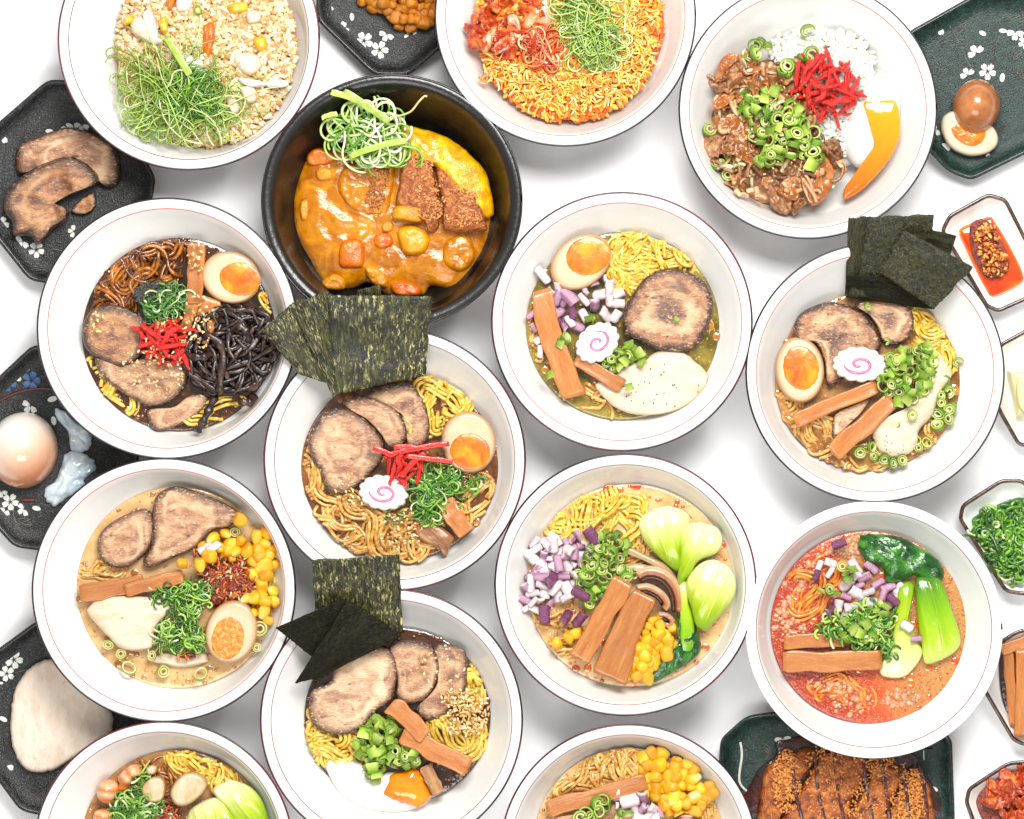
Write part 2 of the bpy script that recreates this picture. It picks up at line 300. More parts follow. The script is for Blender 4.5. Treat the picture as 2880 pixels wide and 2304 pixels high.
mat('meat_pale', two((226, 190, 140), (206, 160, 104)), scale=100)
mat('bed_orange', two((226, 130, 40), (206, 96, 24)), scale=100)
mat('sauce_stripe', two((84, 26, 6), (120, 48, 14)), scale=120, rough=.1, coat=.7, bump=.0006, bs=200)
mat('ring_pale', [(0, (240, 226, 180)), (.5, (226, 220, 150)), (1, (150, 170, 70))], use='edge', en=.2, scale=120, rough=.15, coat=.4, sss=.3)
mat('foam', two((250, 206, 170), (240, 170, 130)), scale=200, rough=.08, coat=.6, sss=.3, trans=.2)
mat('oil_dark', two((140, 84, 24), (96, 56, 16)), scale=60, rough=.04, coat=.8, spec=.8)
mat('oil_gold', two((214, 160, 74), (186, 124, 44)), scale=60, rough=.04, coat=.8, spec=.8)
mat('oil_orange', two((236, 140, 36), (220, 100, 20)), scale=60, rough=.04, coat=.8, spec=.8)
mat('pepper', two((40, 30, 22), (80, 60, 40)), scale=400, rough=.5)

def nori_mat(name, base, streak, k=1.):
    m = mat(name, base, scale=60, rough=.32, coat=.12, bump=.0008, bs=700)
    nt = m.node_tree; N = nt.nodes; K = nt.links; b = N["Principled BSDF"]
    if k < 1: b.inputs['Specular IOR Level'].default_value = .25; b.inputs['Coat Weight'].default_value = 0; b.inputs['Roughness'].default_value = .55
    src = b.inputs['Base Color'].links[0].from_socket
    at = N.new("ShaderNodeAttribute"); at.attribute_name = 'u'; av = N.new("ShaderNodeAttribute"); av.attribute_name = 'v'
    cx = N.new("ShaderNodeCombineXYZ"); K.new(at.outputs['Fac'], cx.inputs[0]); K.new(av.outputs['Fac'], cx.inputs[1])
    oi = N.new("ShaderNodeObjectInfo"); K.new(oi.outputs['Random'], cx.inputs[2])
    def layer(st, lo, hi, c, prev, mask=None):
        mp = N.new("ShaderNodeMapping"); mp.inputs['Scale'].default_value = st; K.new(cx.outputs[0], mp.inputs[0])
        n = N.new("ShaderNodeTexNoise"); n.inputs['Scale'].default_value = 1; n.inputs['Detail'].default_value = 4; n.inputs['Roughness'].default_value = .75; n.inputs['Distortion'].default_value = .4; K.new(mp.outputs[0], n.inputs['Vector'])
        mr = N.new("ShaderNodeMapRange"); mr.inputs[1].default_value = lo; mr.inputs[2].default_value = hi; K.new(n.outputs[0], mr.inputs[0]); f = mr.outputs[0]
        if mask:
            mm = N.new("ShaderNodeMath"); mm.operation = 'MULTIPLY'; K.new(f, mm.inputs[0]); K.new(mask, mm.inputs[1]); f = mm.outputs[0]
        mx = N.new("ShaderNodeMix"); mx.data_type = 'RGBA'; K.new(f, mx.inputs[0]); K.new(prev, mx.inputs[6]); mx.inputs[7].default_value = colr(tuple(q*k for q in c))
        return mx.outputs[2], n.outputs[0], f
    if streak:
        _, _, mask = layer((3, 2.2, 30), .38, .62, (0, 0, 0), src)
        c, n1, _ = layer((22, 4, 30), .48, .66, (112, 112, 44), src)
        c, n2, _ = layer((36, 11, 30), .53, .62, (236, 226, 168), c, mask)  # masked pale flecks paint glossy glints on the sheet
        c, n3, _ = layer((20, 13, 30), .50, .62, (10, 14, 6), c)
    else:
        c, n1, _ = layer((24, 24, 30), .48, .64, (100, 98, 36), src)
        c, n2, _ = layer((40, 40, 30), .57, .67, (150, 144, 70), c)
        c, n3, _ = layer((15, 15, 30), .50, .62, (12, 16, 6), c)
    K.new(c, b.inputs['Base Color'])
    bp = N.new("ShaderNodeBump"); bp.inputs['Distance'].default_value = .0014; K.new(n1, bp.inputs['Height'])
    K.new(b.inputs['Normal'].links[0].from_socket, bp.inputs['Normal']); K.new(bp.outputs[0], b.inputs['Normal'])
nori_mat('nori', [(.2, (24, 30, 10)), (.5, (48, 54, 18)), (.8, (88, 88, 30))], True)
nori_mat('nori_plain', [(.2, (26, 32, 12)), (.5, (46, 52, 18)), (.8, (70, 72, 26))], False)
nori_mat('nori_dark', [(.2, (8, 12, 6)), (.5, (22, 28, 12)), (.8, (42, 46, 20))], False, .7)  # darker copy: matte dark underside, with shading of the sheets put into the colour
# ------------------------------------------------------------------ shape builders
Q = lambda me: me
def ell(cx, cy, rx, ry, rot=0, n=14, egg=0):
    o = []
    for i in range(n):
        a = i/n*2*math.pi; x = math.cos(a)*rx*(1+egg*math.cos(a)*-.12); y = math.sin(a)*ry*(1-egg*.12*math.cos(a)); r = math.radians(rot)
        o.append((cx+x*math.cos(r)-y*math.sin(r), cy+x*math.sin(r)+y*math.cos(r)))
    return o
def slab(name, pts, z, th, m, e=6, N=56, R=9, amp=0, freq=70, drop=.005, axis=None, slope=(0, 0), bend=0, jag=0, ribs=0, nrib=5, parent=None, tap=.95, raw=False,
         label=None, cat=None, group=None, kind=None, native=False):
    """organic slice: outline in plan units, rounded top rising th above z, sides going drop below z"""
    P = [p if native else nat(p) for p in pts]
    if m.startswith('pork'): e = max(e, 16); th *= .8; amp *= 1.5; N = max(N, 84); R = max(R, 14)
    O = np.asarray(P, float) if raw else spline(P, N, True); N = len(O)
    W = np.array([wxy(p, z) for p in O]); c = W.mean(0); sd = RND.random()*50
    rel = W-c; rad = np.linalg.norm(rel, axis=1)
    if jag: rel = rel*(1+jag*np.array([pn(x*300, y*300, sd) for x, y in rel]))[:, None]
    rot = 0
    if axis:
        a0, a1 = [np.array(wxy(nat(p), z)) for p in axis]; d = a1-a0; rot = math.atan2(d[1], d[0]); ln = np.linalg.norm(d)
    ts = 1-(1-np.arange(R+1)/R)**1.9; ts[0] = 0
    V = [np.array([[0, 0]])]; Tt = [0.]
    rings = ts[1:]
    xy = np.concatenate([np.zeros((1, 2))]+[rel*t for t in rings]); T = np.concatenate([[0]]+[np.full(N, t) for t in rings])
    zz = th*np.sqrt(np.clip(1-T**e, 0, 1))
    mx = rad.max()
    if amp: zz = zz+amp*np.array([pn(x*freq, y*freq, sd)+.5*pn(x*freq*2.3, y*freq*2.3, sd+9) for x, y in xy])*(1-T**5*.8)
    low = rel*tap
    xy = np.concatenate([xy, low]); T = np.concatenate([T, np.full(N, 1.)]); zz = np.concatenate([zz, np.full(N, -drop)])
    tl = (slope[0]*xy[:, 0]+slope[1]*xy[:, 1])/mx
    if ribs:
        dd = d/ln; pr = xy@np.array((-dd[1], dd[0])); zz = zz-ribs*(1-T**6)*np.abs(np.sin(pr/mx*nrib*math.pi/2+sd))**.5
    if bend: tl = tl - bend*((xy**2).sum(1)/mx**2)
    zz = zz+tl
    if axis:
        wv = xy+c; g = ((wv-a0)@d)/ln**2
        cr, sr = math.cos(-rot), math.sin(-rot); loc = np.stack([xy[:, 0]*cr-xy[:, 1]*sr, xy[:, 0]*sr+xy[:, 1]*cr], 1)
    else: g = T; loc = xy
    f = [[0, 1+i, 1+(i+1) % N] for i in range(N)]
    # orientation: plan y is flipped, so make faces face up
    ff = f+(grid_faces(R+1, N)+1).tolist()
    ar = (rel[:, 0]*np.roll(rel[:, 1], -1)-np.roll(rel[:, 0], -1)*rel[:, 1]).sum()
    if ar < 0: ff = [q[::-1] for q in f]+(grid_faces(R+1, N)+1).tolist()
    else: ff = f+[q[::-1] for q in (grid_faces(R+1, N)+1).tolist()]
    k0 = 1+R*N; ff.append(list(range(k0, k0+N))[::(1 if ar < 0 else -1)])
    mb = MB(); mb.add(np.column_stack([loc, zz]), ff, edge=T, grad=g)
    o = link(name, mb.mesh(name, MATS[m]), (c[0], c[1], z), (0, 0, rot), parent=parent)
    return tag(o, label, cat, group, kind)

CURB = [0, 0, 1e9, 0, 0, 1e9]
def inbowl(p, rim=False):                  # is this spot of the drawing inside the bowl being filled
    q = nat(p); return math.hypot(q[0]-CURB[3], q[1]-CURB[4]) < CURB[5]*.86 if rim else math.hypot(q[0]-CURB[0], q[1]-CURB[1]) < CURB[2]*.99
def bowl(label, c, r, food, rfood, zs=.047, black=False, ry=None, line='line_red', rim='line_dark', deep=False):
    """c, r: rim on the plan; food, rfood: where the filling meets the wall. All native plan units."""
    ry = ry or r; zr = .0715; CURB[:] = [food[0], food[1], rfood, c[0], c[1], min(r, ry)]
    cx, cy = wxy(c, zr); ox = (food[0]-c[0])*U; oy = -(food[1]-c[1])*U; R = r*U; sy = ry/r; q = rfood/r*1.02
    e = empty('noodle_bowl' if not black else 'curry_bowl', (cx, cy, 0)); tag(e, label, 'bowl', None)
    e['group'] = 'bowls of food'
    prof = [(0, .004, 0), (.4, .004, 0), (.41, 0, 0), (.45, 0, 0), (.46, .008, 0), (.66, .024, 0), (.84, .047, 0), (.965, .066, 0), (.994, .0708, 0), (1.0, .0722, 0), (.998, .0732, 0), (.990, .0737, 0), (.965, .0735, 0), (.94, .0727, 0), (.9285, .0719, 0), (.915, .0704, 0)]
    n0 = len(prof)
    qs = np.linspace(.915, q, 6)[1:]
    for i, x in enumerate(qs): u = (i+1)/5; prof.append((x, .0705+(zs-.0705)*(u**.9), u))
    zb = .026 if not deep else .018
    for x, dz in ((q*.9, .35), (q*.75, .65), (q*.5, .9), (q*.25, .98), (0.0, 1.0)): prof.append((x, zs+(zb-zs)*dz, 1))
    n = 128; th = np.arange(n)/n*2*np.pi; V = []
    for x, z, u in prof:
        x = max(x, 1e-4); V.append(np.stack([np.cos(th)*x*R+ox*u, np.sin(th)*x*R*sy+oy*u, np.full(n, z)], 1))
    mb = MB(); mb.add(np.concatenate(V), grid_faces(len(prof), n), edge=0)
    link('bowl_body', mb.mesh('bowl_body', MATS['black_glaze' if black else 'ceramic']), (cx, cy, 0), parent=e)
    def ringm(x0, x1, z0, z1, m, nm, up=.0004):
        mb = MB(); rows = [(x0, z0-.0004), (x0, z0+up), (x1, z1+up), (x1, z1-.0004)]
        mb.add(np.concatenate([np.stack([np.cos(th)*x*R, np.sin(th)*x*R*sy, np.full(n, z)], 1) for x, z in rows]), grid_faces(4, n)[:, ::-1])
        link(nm, mb.mesh(nm, MATS[m]), (cx, cy, 0), parent=e)
    if not black: ringm(.9235, .9285, .0714, .0719, line, 'painted_line', .00025)
    mb = MB(); rm = 1.0
    P = np.stack([np.cos(th)*(R+.0003), np.sin(th)*(R+.0003)*sy, np.full(n, .0722)], 1); P = np.concatenate([P, P[:2]])
    sweep(mb, P, .0010, .0011, k=6, cap=False)
    link('rim_line', mb.mesh('rim_line', MATS[rim]), (cx, cy, 0), parent=e)
    return e

def broth(label, c, rx, ry, m, z=.048, grad=None, cat='soup broth', amp=.0004):
    pts = [(c[0]+math.cos(a)*rx, c[1]+math.sin(a)*ry) for a in np.arange(40)/40*2*math.pi]
    if grad: grad = [nat(g) for g in grad]
    s = PL[:]; plan(0, 0, 1)
    o = slab('broth', pts, z-.001, .001, m, e=20, N=80, R=14, amp=amp, freq=60, drop=.003, axis=grad, label=label, cat=cat); PL[:] = s
    dm = {'broth_dark': 'oil_dark', 'broth_soy': 'oil_gold', 'broth_clear': 'oil_gold', 'broth_tan': 'oil_gold', 'broth_cream': 'oil_gold', 'broth_veg': 'oil_orange', 'broth_tantan': 'oil_orange'}[m]
    droplets('small round fat droplets floating on the '+label, c, rx, ry, 150, dm, z); return o

def droplets(label, c, rx, ry, n, m, z=.0482):
    mb = MB(); b0 = np.array([(math.cos(a)*x, math.sin(a)*x, q) for x, q in ((.25, 1), (.7, .75), (1, 0)) for a in np.arange(12)/12*6.283]); ff = grid_faces(3, 12)[:, ::-1].tolist()+[list(range(12))]
    for _ in range(n):
        t = RND.random()*6.283; u = RND.random()**.35*.985; r = RND.choice((3, 4, 5, 6, 8, 12))*U
        mb.add(b0*np.array((r, r*RND.uniform(.8, 1), .0005))+np.array((*wxy((c[0]+rx*u*math.cos(t), c[1]+ry*u*math.sin(t)), z), z)), ff, edge=0)
    return tag(link('oil_droplets', mb.mesh('oil_droplets', MATS[m])), label, 'oil', None, 'stuff')
def inreg(p, regs): return any(((p[0]-a)/c)**2+((p[1]-b)/d)**2 < 1 for a, b, c, d in regs)
def noodles(label, regs, n, m, z=.050, r=5.4, ln=380, hgt=.006, wav=1.25, per=3, name='noodles', cat='noodles', grads=None):
    """bundles of wavy noodles inside ellipses (cx, cy, rx, ry) given in plan units of the current drawing; r and ln in native units"""
    n = int(n*1.6); z -= .0028; hgt += .002
    mb = MB(); s = PL[2]; k = 0; areas = [c*d for _, _, c, d in regs]
    while k < n:
        a, b, c, d = RND.choices(regs, areas)[0]
        t = RND.random()*6.283; u = math.sqrt(RND.random())*.95; x, y = a+c*u*math.cos(t), b+d*u*math.sin(t)
        # heading tends to follow the ellipse
        h = math.atan2(d*math.cos(t), -c*math.sin(t))+RND.gauss(0, .5)+(math.pi if RND.random() < .5 else 0)
        st = 13/s; kA = RND.uniform(.12, .34)*wav; kw = RND.uniform(.28, .6); kp = RND.random()*6.3; kd = RND.gauss(0, .05); pth = []; m_ = max(5, int(ln*RND.uniform(.5, 1.2)/13))
        for i in range(m_):
            pth.append((x, y)); h += kA*math.sin(i*kw+kp)+kd+RND.gauss(0, .05)
            nx, ny = x+math.cos(h)*st, y+math.sin(h)*st
            if not inreg((nx, ny), regs):
                if len(pth) > 7 and RND.random() < .3: break
                tgt = math.atan2(b-y, a-x); dh = (tgt-h+math.pi) % (2*math.pi)-math.pi; h += .4*(1 if dh > 0 else -1); nx, ny = x+math.cos(h)*st*.7, y+math.sin(h)*st*.7
            x, y = nx, ny
        pth = np.array(pth); g = np.gradient(pth, axis=0); nrm = np.stack([-g[:, 1], g[:, 0]], 1); nrm /= np.linalg.norm(nrm, axis=1)[:, None]+1e-9
        zb = z+RND.random()*hgt
        for j in range(min(RND.randint(2, per), int(n-k)+1)):
            off = (j-1.5)*r*1.9/s*RND.uniform(.8, 1.15); ph = RND.random()*6; am = RND.uniform(.3, 1)*.0022
            pp = pth+nrm*off+nrm*(np.sin(np.arange(len(pth))*.5+ph)*2.2/s)[:, None]
            zz = zb+am*np.sin(np.arange(len(pp))*.45+ph); tt = np.linspace(0, 1, len(pp)); zz = zz-.006*np.maximum(0, 1-np.minimum(tt, 1-tt)*7)
            i0 = RND.randint(0, len(pp)//4); pp = pp[i0:]; zz = zz[i0:]
            bad = [q for q in range(len(pp)) if not inbowl(pp[q])]
            if bad: pp = pp[:bad[0]]; zz = zz[:bad[0]]
            if len(pp) < 4: k += .34; continue
            P = np.array([at(p, zq) for p, zq in zip(pp, zz)]); P = spline(P, len(P)*2)
            sweep(mb, P, r*U*RND.uniform(.85, 1.1), k=7); k += 1
    o = link(name, mb.mesh(name, MATS[m])); return tag(o, label, cat, None, 'stuff')

GREENS = [(60, 112, 20), (86, 142, 28), (46, 92, 18), (118, 166, 44), (152, 188, 80), (38, 78, 18)]
def shreds(label, regs, n, z=.056, r=3.2, ln=90, curl=.55, hgt=.008, cols=GREENS, flat=.35, name='shredded_scallion', cat='shredded scallion', m='shred', sp=.9, bias=.6, clip=None, steer=.35):
    mb = MB(); s = PL[2]; ar = [c*d for _, _, c, d in regs]
    for _ in range(n):
        a, b, c, d = RND.choices(regs, ar)[0]; t = RND.random()*6.283; u = RND.random()**bias*sp
        x, y = a+c*u*math.cos(t), b+d*u*math.sin(t); h = RND.random()*6.283; kv = RND.gauss(0, curl); pth = []
        st = 6/s; zz = z+RND.random()*hgt*(1-.6*u*u); dz = RND.gauss(0, .0003)
        for i in range(max(4, int(ln*RND.uniform(.4, 1.3)/6))):
            if CURB[2] < 1e8 and not inbowl((x, y), True): break
            v = at((x, y), zz); pth.append(v); kv += RND.gauss(0, curl*.2); kv *= .97; h += kv; x += math.cos(h)*st; y += math.sin(h)*st
            if ((x-a)/c)**2+((y-b)/d)**2 > 1 and not (clip and inreg((x, y), [clip])):
                tgt = math.atan2(b-y, a-x); dh = (tgt-h+math.pi) % 6.283-math.pi; h += steer*(1 if dh > 0 else -1)
            zz += dz; dz -= .00003
            zz = max(zz, z-.002)
        if len(pth) < 4: continue
        P = spline(np.array(pth), len(pth)*2); tp = np.ones(len(P)); tp[0] = tp[-1] = .5
        cc = np.array(lin(RND.choice(cols))[:3])*RND.uniform(.75, 1.2)
        if RND.random() < .12:
            g = np.linspace(0, 1, len(P))[:, None]; cc = np.repeat(cc*(1-g)+np.array(lin((214, 226, 170))[:3])*g, 5, 0)
        sweep(mb, P, r*U*RND.uniform(.7, 1.2), r*U*flat, k=5, taper=tp, cap=False, col=cc)
    return tag(link(name, mb.mesh(name, MATS[m])), label, cat, None, 'stuff')

def stick(label, p0, p1, wd, z=.053, th=.006, m='menma', bow=0, tilt=0, group=None, name='bamboo_shoot', cat='bamboo shoot', w1=None):
    """a strip of bamboo shoot: soft rectangular section, fibres along its own x axis"""
    A, B = at(p0, z), at(p1, z); d = B-A; ln = d.length; rot = math.atan2(d.y, d.x); c = (A+B)/2; W = L(wd); W1 = L(w1 or wd)
    n, sec = 22, []
    for a in np.arange(20)/20*2*np.pi:
        ca, sa = math.cos(a), math.sin(a); sec.append((math.copysign(abs(ca)**.35, ca)*.5, math.copysign(abs(sa)**.45, sa)*.5))
    sec = np.array(sec); V = []; sd = RND.random()*40; bw = RND.uniform(-.07, .07)
    for i in range(n):
        u = i/(n-1); x = (u-.5)*ln; ww = W+(W1-W)*u; ww *= 1+.12*pn(u*5, sd); hh = th*(1+.15*pn(u*4, sd+5)); y0 = (bow+bw)*L(100)*(4*u*(1-u))+.14*ww*pn(u*3.5, sd+3)
        k = 1 if 0 < i < n-1 else .86
        V.append(np.column_stack([x+(.05*ww*np.array([pn(q*3, sd, i) for q in sec[:, 0]]) if i in (0, n-1) else np.zeros(len(sec))), y0+sec[:, 0]*ww*k, th*.5+sec[:, 1]*hh*k+tilt*x+(.0012*pn(u*3, sd+8)-.18*th*(1-(sec[:, 0]*2)**2)*(sec[:, 1] > 0) if m.startswith('menma') else 0)]))
    mb = MB(); f = grid_faces(n, len(sec)).tolist()+[list(range(len(sec)))[::-1], list(range((n-1)*len(sec), n*len(sec)))]
    mb.add(np.concatenate(V), f, edge=.6 if m == 'scallion' else 0, grad=0)
    o = link(name, mb.mesh(name, MATS[m]), c, (0, 0, rot)); return tag(o, label, cat, group)

def nori(label, corners, zs, curve=.004, group=None, m='nori'):
    """seaweed sheet: four corners on the plan (top left, top right, bottom right, bottom left), height of each"""
    c = [np.array(at(p, zq)) for p, zq in zip(corners, zs)]; n, k = 30, 34; sd = RND.random()*90
    ctr = sum(c)/4; e = c[2]-c[1]; rot = math.atan2(e[1], e[0])+math.pi/2
    V = []; uu = []; vv = []
    for i in range(n):
        v = i/(n-1)
        for j in range(k):
            u = j/(k-1); jx = (.014*pn(v*26, sd, 1)+.02*pn(v*4, sd, 5))*(1 if j in (0, k-1) else 0); jy = (.014*pn(u*26, sd, 2)+.02*pn(u*4, sd, 7))*(1 if i in (0, n-1) else 0)
            u2, v2 = u+jx, v+jy
            p = (c[0]*(1-u2)+c[1]*u2)*(1-v2)+(c[3]*(1-u2)+c[2]*u2)*v2
            p = p+np.array((0, 0, curve*math.sin(math.pi*u)*1+.003*pn(u*3, v*3, sd)+.0007*pn(u*9, v*9, sd)+.0003*pn(u*40, v*3, sd)))
            V.append(p-ctr); uu.append(u); vv.append(v)
    V = np.array(V); cr, sr = math.cos(-rot), math.sin(-rot)
    V = np.column_stack([V[:, 0]*cr-V[:, 1]*sr, V[:, 0]*sr+V[:, 1]*cr, V[:, 2]])
    Vb = V-np.array((0, 0, .0006)); f = grid_faces(n, k, False); m_ = n*k
    bd = [i for i in range(k)]+[i*k+k-1 for i in range(1, n)]+[(n-1)*k+j for j in range(k-2, -1, -1)]+[i*k for i in range(n-2, 0, -1)]
    side = [[bd[i], bd[(i+1) % len(bd)], bd[(i+1) % len(bd)]+m_, bd[i]+m_] for i in range(len(bd))]
    mb = MB(); mb.add(np.concatenate([V, Vb]), f[:, ::-1].tolist()+(f+m_).tolist()+side, u=uu*2, v=vv*2)
    return tag(link('nori_sheet', mb.mesh('nori_sheet', MATS[m]), ctr, (0, 0, rot)), label, 'nori', group)

def egg(label, c, rx, ry, rot, yc, yrx, yry, yrot=0, z=.053, m='egg_white', ym='yolk', slope=(0, 0), eg=1):
    o = slab('egg_half', ell(*c, rx, ry, rot, egg=eg), z, .008, m, e=22, N=64, R=12, drop=.010, tap=.8, slope=slope, label=label, cat='egg')
    dx, dy = (yc[0]-c[0])*PL[2]*U, -(yc[1]-c[1])*PL[2]*U; mx = L(max(rx, ry))
    zz = z+.0079+(slope[0]*dx+slope[1]*dy)/mx
    slab('yolk', [(x*(1), y) for x, y in ell(*yc, yrx, yry, yrot)], zz, .0012, ym, e=4, N=48, R=10, amp=.0003, freq=90, drop=.003, slope=slope, parent=o, jag=.05)
    return o

def naruto(label, c, rx, ry, rot, z=.058, turns=1.35, slope=(0, 0), nsc=13, flip=1):
    r = math.radians(rot); pts = []
    for i in range(104):
        a = i/104*2*math.pi; q = .93+.09*abs(math.cos(a*nsc/2))
        x, y = rx*q*math.cos(a), ry*q*math.sin(a); pts.append((c[0]+x*math.cos(r)-y*math.sin(r), c[1]+x*math.sin(r)+y*math.cos(r)))
    o = slab('fish_cake', pts, z, .005, 'naruto_white', e=18, raw=True, R=8, drop=.003, slope=slope, label=label, cat='fish cake')
    mb = MB(); P = []; mx = L(rx)
    for i in range(70):
        t = i/69; a = t*turns*2*math.pi*flip+math.pi*.3; q = .08+.5*t; x, y = rx*q*math.cos(a), ry*q*math.sin(a)
        v = at((c[0]+x*math.cos(r)-y*math.sin(r), c[1]+x*math.sin(r)+y*math.cos(r)), z+.005)
        o0 = o.matrix_basis.translation; v.z += (slope[0]*(v.x-o0.x)+slope[1]*(v.y-o0.y))/mx; P.append(v)
    tp = np.minimum(1, np.linspace(0, 1, 70)*6+.4)*np.minimum(1, (1-np.linspace(0, 1, 70))*6+.3)
    sweep(mb, P, rx*.06*PL[2]*U, .0004, k=6, taper=tp, edge=0)
    link('pink_swirl', mb.mesh('pink_swirl', MATS['naruto_pink']), parent=o)
    return o

# small repeated pieces: a few shared meshes of each kind
def ring_mesh(sd, m='scallion'):
    r = random.Random(sd); mb = MB(); n = 18; asp = r.uniform(.75, 1); opn = r.random() < .2; h = r.uniform(.45, .9); th0 = np.arange(n+1)/n*2*np.pi*(.7 if opn else 1)
    def tube(ro, ri, h, e0, e1):
        prof = [(ro*.97, -h/2, e1), (ro, -h/4, e1), (ro, h/4, e1), (ro*.96, h/2, e1*.8+.1), ((ro+ri)/2, h/2+.03, (e0+e1)/2), (ri*1.05, h/2-.03, e0), (ri, 0, e0), (ri*1.05, -h/2, e0), (ro*.97, -h/2, e1)]
        V = []; E = []
        for x, z, e in prof:
            V.append(np.stack([np.cos(th0)*x*(1+.05*np.sin(3*th0+sd)), np.sin(th0)*x*asp, np.full(n+1, z)], 1)); E.append(np.full(n+1, e))
        mb.add(np.concatenate(V), grid_faces(len(prof), n+1, False), edge=np.concatenate(E))
    tube(1, .70, h, .2, 1); 
    if r.random() < .35: tube(.58, .34, h*.9, 0, .4)
    return mb.mesh('scallion_ring', MATS[m])
def chunk_mesh(sd):        # a folded piece of scallion leaf
    r = random.Random(sd); mb = MB(); n = 9; k = 5; V = []; E = []
    for i in range(n):
        a = (i/(n-1)-.5)*r.uniform(1.6, 2.4)
        for j in range(k): V.append((math.sin(a)*.9, (j/(k-1)-.5)*1.5*(1+.1*math.sin(i)), math.cos(a)*.6)); E.append(.4+.6*i/(n-1))
    V = np.array(V); V2 = V*np.array((.86, 1, .8)); f = grid_faces(n, k, False)
    mb.add(np.concatenate([V, V2]), f[:, ::-1].tolist()+(f+n*k).tolist()+[[i, i+k, i+k+n*k, i+n*k] for i in range(0, (n-1)*k, k)]+[[i, i+n*k, i+k+n*k, i+k] for i in range(k-1, n*k-k, k)], edge=E+E)
    return mb.mesh('scallion_piece', MATS['scallion'])
def onion_mesh(sd, m):
    r = random.Random(sd); mb = MB(); n, k, h = 7, 5, r.uniform(.16, .3); cv = r.uniform(.35, .9); tw = r.uniform(.4, .8); V = []; E = []
    for s_ in (1, -1):
        for i in range(n):
            for j in range(k):
                x = (i/(n-1)-.5)*2*(1-.15*abs(j/(k-1)-.5)); y = (j/(k-1)-.5)*2*tw; b = .92 if i in (0, n-1) or j in (0, k-1) else 1
                zz = -cv*y*y+s_*h*b*.8+.05*math.sin(i*2.1+sd); V.append((x*b, y*b, zz)); E.append((.72 if s_ > 0 else .1)+.2*(j in (0, k-1)) if sd % 3 == 0 else (.22 if s_ > 0 else .0)+.45*(j == k-1)+.15*(i == 0))
    f = grid_faces(n, k, False); m_ = n*k; bd = [i for i in range(k)]+[i*k+k-1 for i in range(1, n)]+[(n-1)*k+j for j in range(k-2, -1, -1)]+[i*k for i in range(n-2, 0, -1)]
    mb.add(V, f[:, ::-1].tolist()+(f+m_).tolist()+[[bd[i], bd[(i+1) % len(bd)], bd[(i+1) % len(bd)]+m_, bd[i]+m_] for i in range(len(bd))], edge=E)
    return mb.mesh('onion_piece', MATS[m])
def corn_mesh(sd, m):
    r = random.Random(sd); mb = MB(); n, k = 10, 14; V = []; E = []
    for i in range(n):
        p = (i+.001)/(n-1.0+.002)*math.pi
        for j in range(k):
            a = j/k*2*math.pi; ca, sa = math.cos(a), math.sin(a)
            x = math.copysign(abs(ca)**.6, ca)*math.sin(p)**.6*.86; y = math.copysign(abs(sa)**.6, sa)*math.sin(p)**.6*.72; z = math.cos(p)
            tpv = 1-.38*max(0, -z)+.05*math.sin(2*a+sd); z2 = z*1.0-(.22*max(0, 1-(x*x+y*y)*2.2) if z > 0 else 0)
            V.append((x*tpv, y*tpv, z2)); E.append(z*.5+.5)
    mb.add(V, grid_faces(n, k)[:, ::-1].tolist()+[list(range(k)), list(range((n-1)*k, n*k))[::-1]], edge=E); return mb.mesh('corn_kernel', MATS[m])
def strip_mesh(sd):
    r = random.Random(sd); mb = MB(); P = [(x, .35*math.sin(x*1.2+sd)*r.uniform(.3, 1), .12*math.sin(x*2+sd)) for x in np.linspace(-1, 1, 9)]
    sweep(mb, P,   .19*r.uniform(.7, 1.3), .08, k=6, taper=[.4, .8, 1, 1.1, 1, 1.05, 1, .8, .35], edge=0); return mb.mesh('ginger_strip', MATS['ginger'])
RING = [ring_mesh(i) for i in range(6)]; CHNK = [chunk_mesh(i) for i in range(4)]
ONI = [onion_mesh(i, 'onion') for i in range(6)]; ONP = [onion_mesh(i*3, 'onion_purple') for i in range(3)]
CORN = [corn_mesh(i, 'corn') for i in range(5)]; CORR = [corn_mesh(i, 'corn_roast') for i in range(5)]; GIN = [strip_mesh(i) for i in range(6)]
RINGP = [ring_mesh(i, 'ring_pale') for i in range(4)]
def scatter(name, meshes, n, regs, size, label, cat, group, z=.056, hgt=.006, tilt=.5, sz=.25, spin=6.283, poly=None, dist=.85, zt=1, pts=None, flip=0):
    """individual pieces, each an object of its own sharing mesh data; size in native plan units (half length)"""
    placed = []; ar = [c*d for _, _, c, d in regs] if regs else None; tries = 0; s = PL[2]
    while len(placed) < n and tries < n*60:
        tries += 1
        if pts: p = pts[len(placed)]
        else:
            a, b, c, d = RND.choices(regs, ar)[0]; t = RND.random()*6.283; u = math.sqrt(RND.random()); p = (a+c*u*math.cos(t), b+d*u*math.sin(t))
            if any((p[0]-q[0])**2+(p[1]-q[1])**2 < (size*dist/s)**2*(1 if tries < n*25 else .5) for q in placed): continue
        k = size*RND.uniform(1-sz, 1+sz)*U; uu = 0
        if regs and not pts: uu = ((p[0]-a)/c)**2+((p[1]-b)/d)**2
        zz = z+hgt*(1-uu)*RND.uniform(.5, 1)
        rx = RND.gauss(0, tilt)+(math.pi if RND.random() < flip else 0)
        o = link(name, RND.choice(meshes), at(p, zz), (rx, RND.gauss(0, tilt), RND.random()*spin), (k, k, k*zt)); tag(o, label, cat, group); placed.append(p)
    return placed
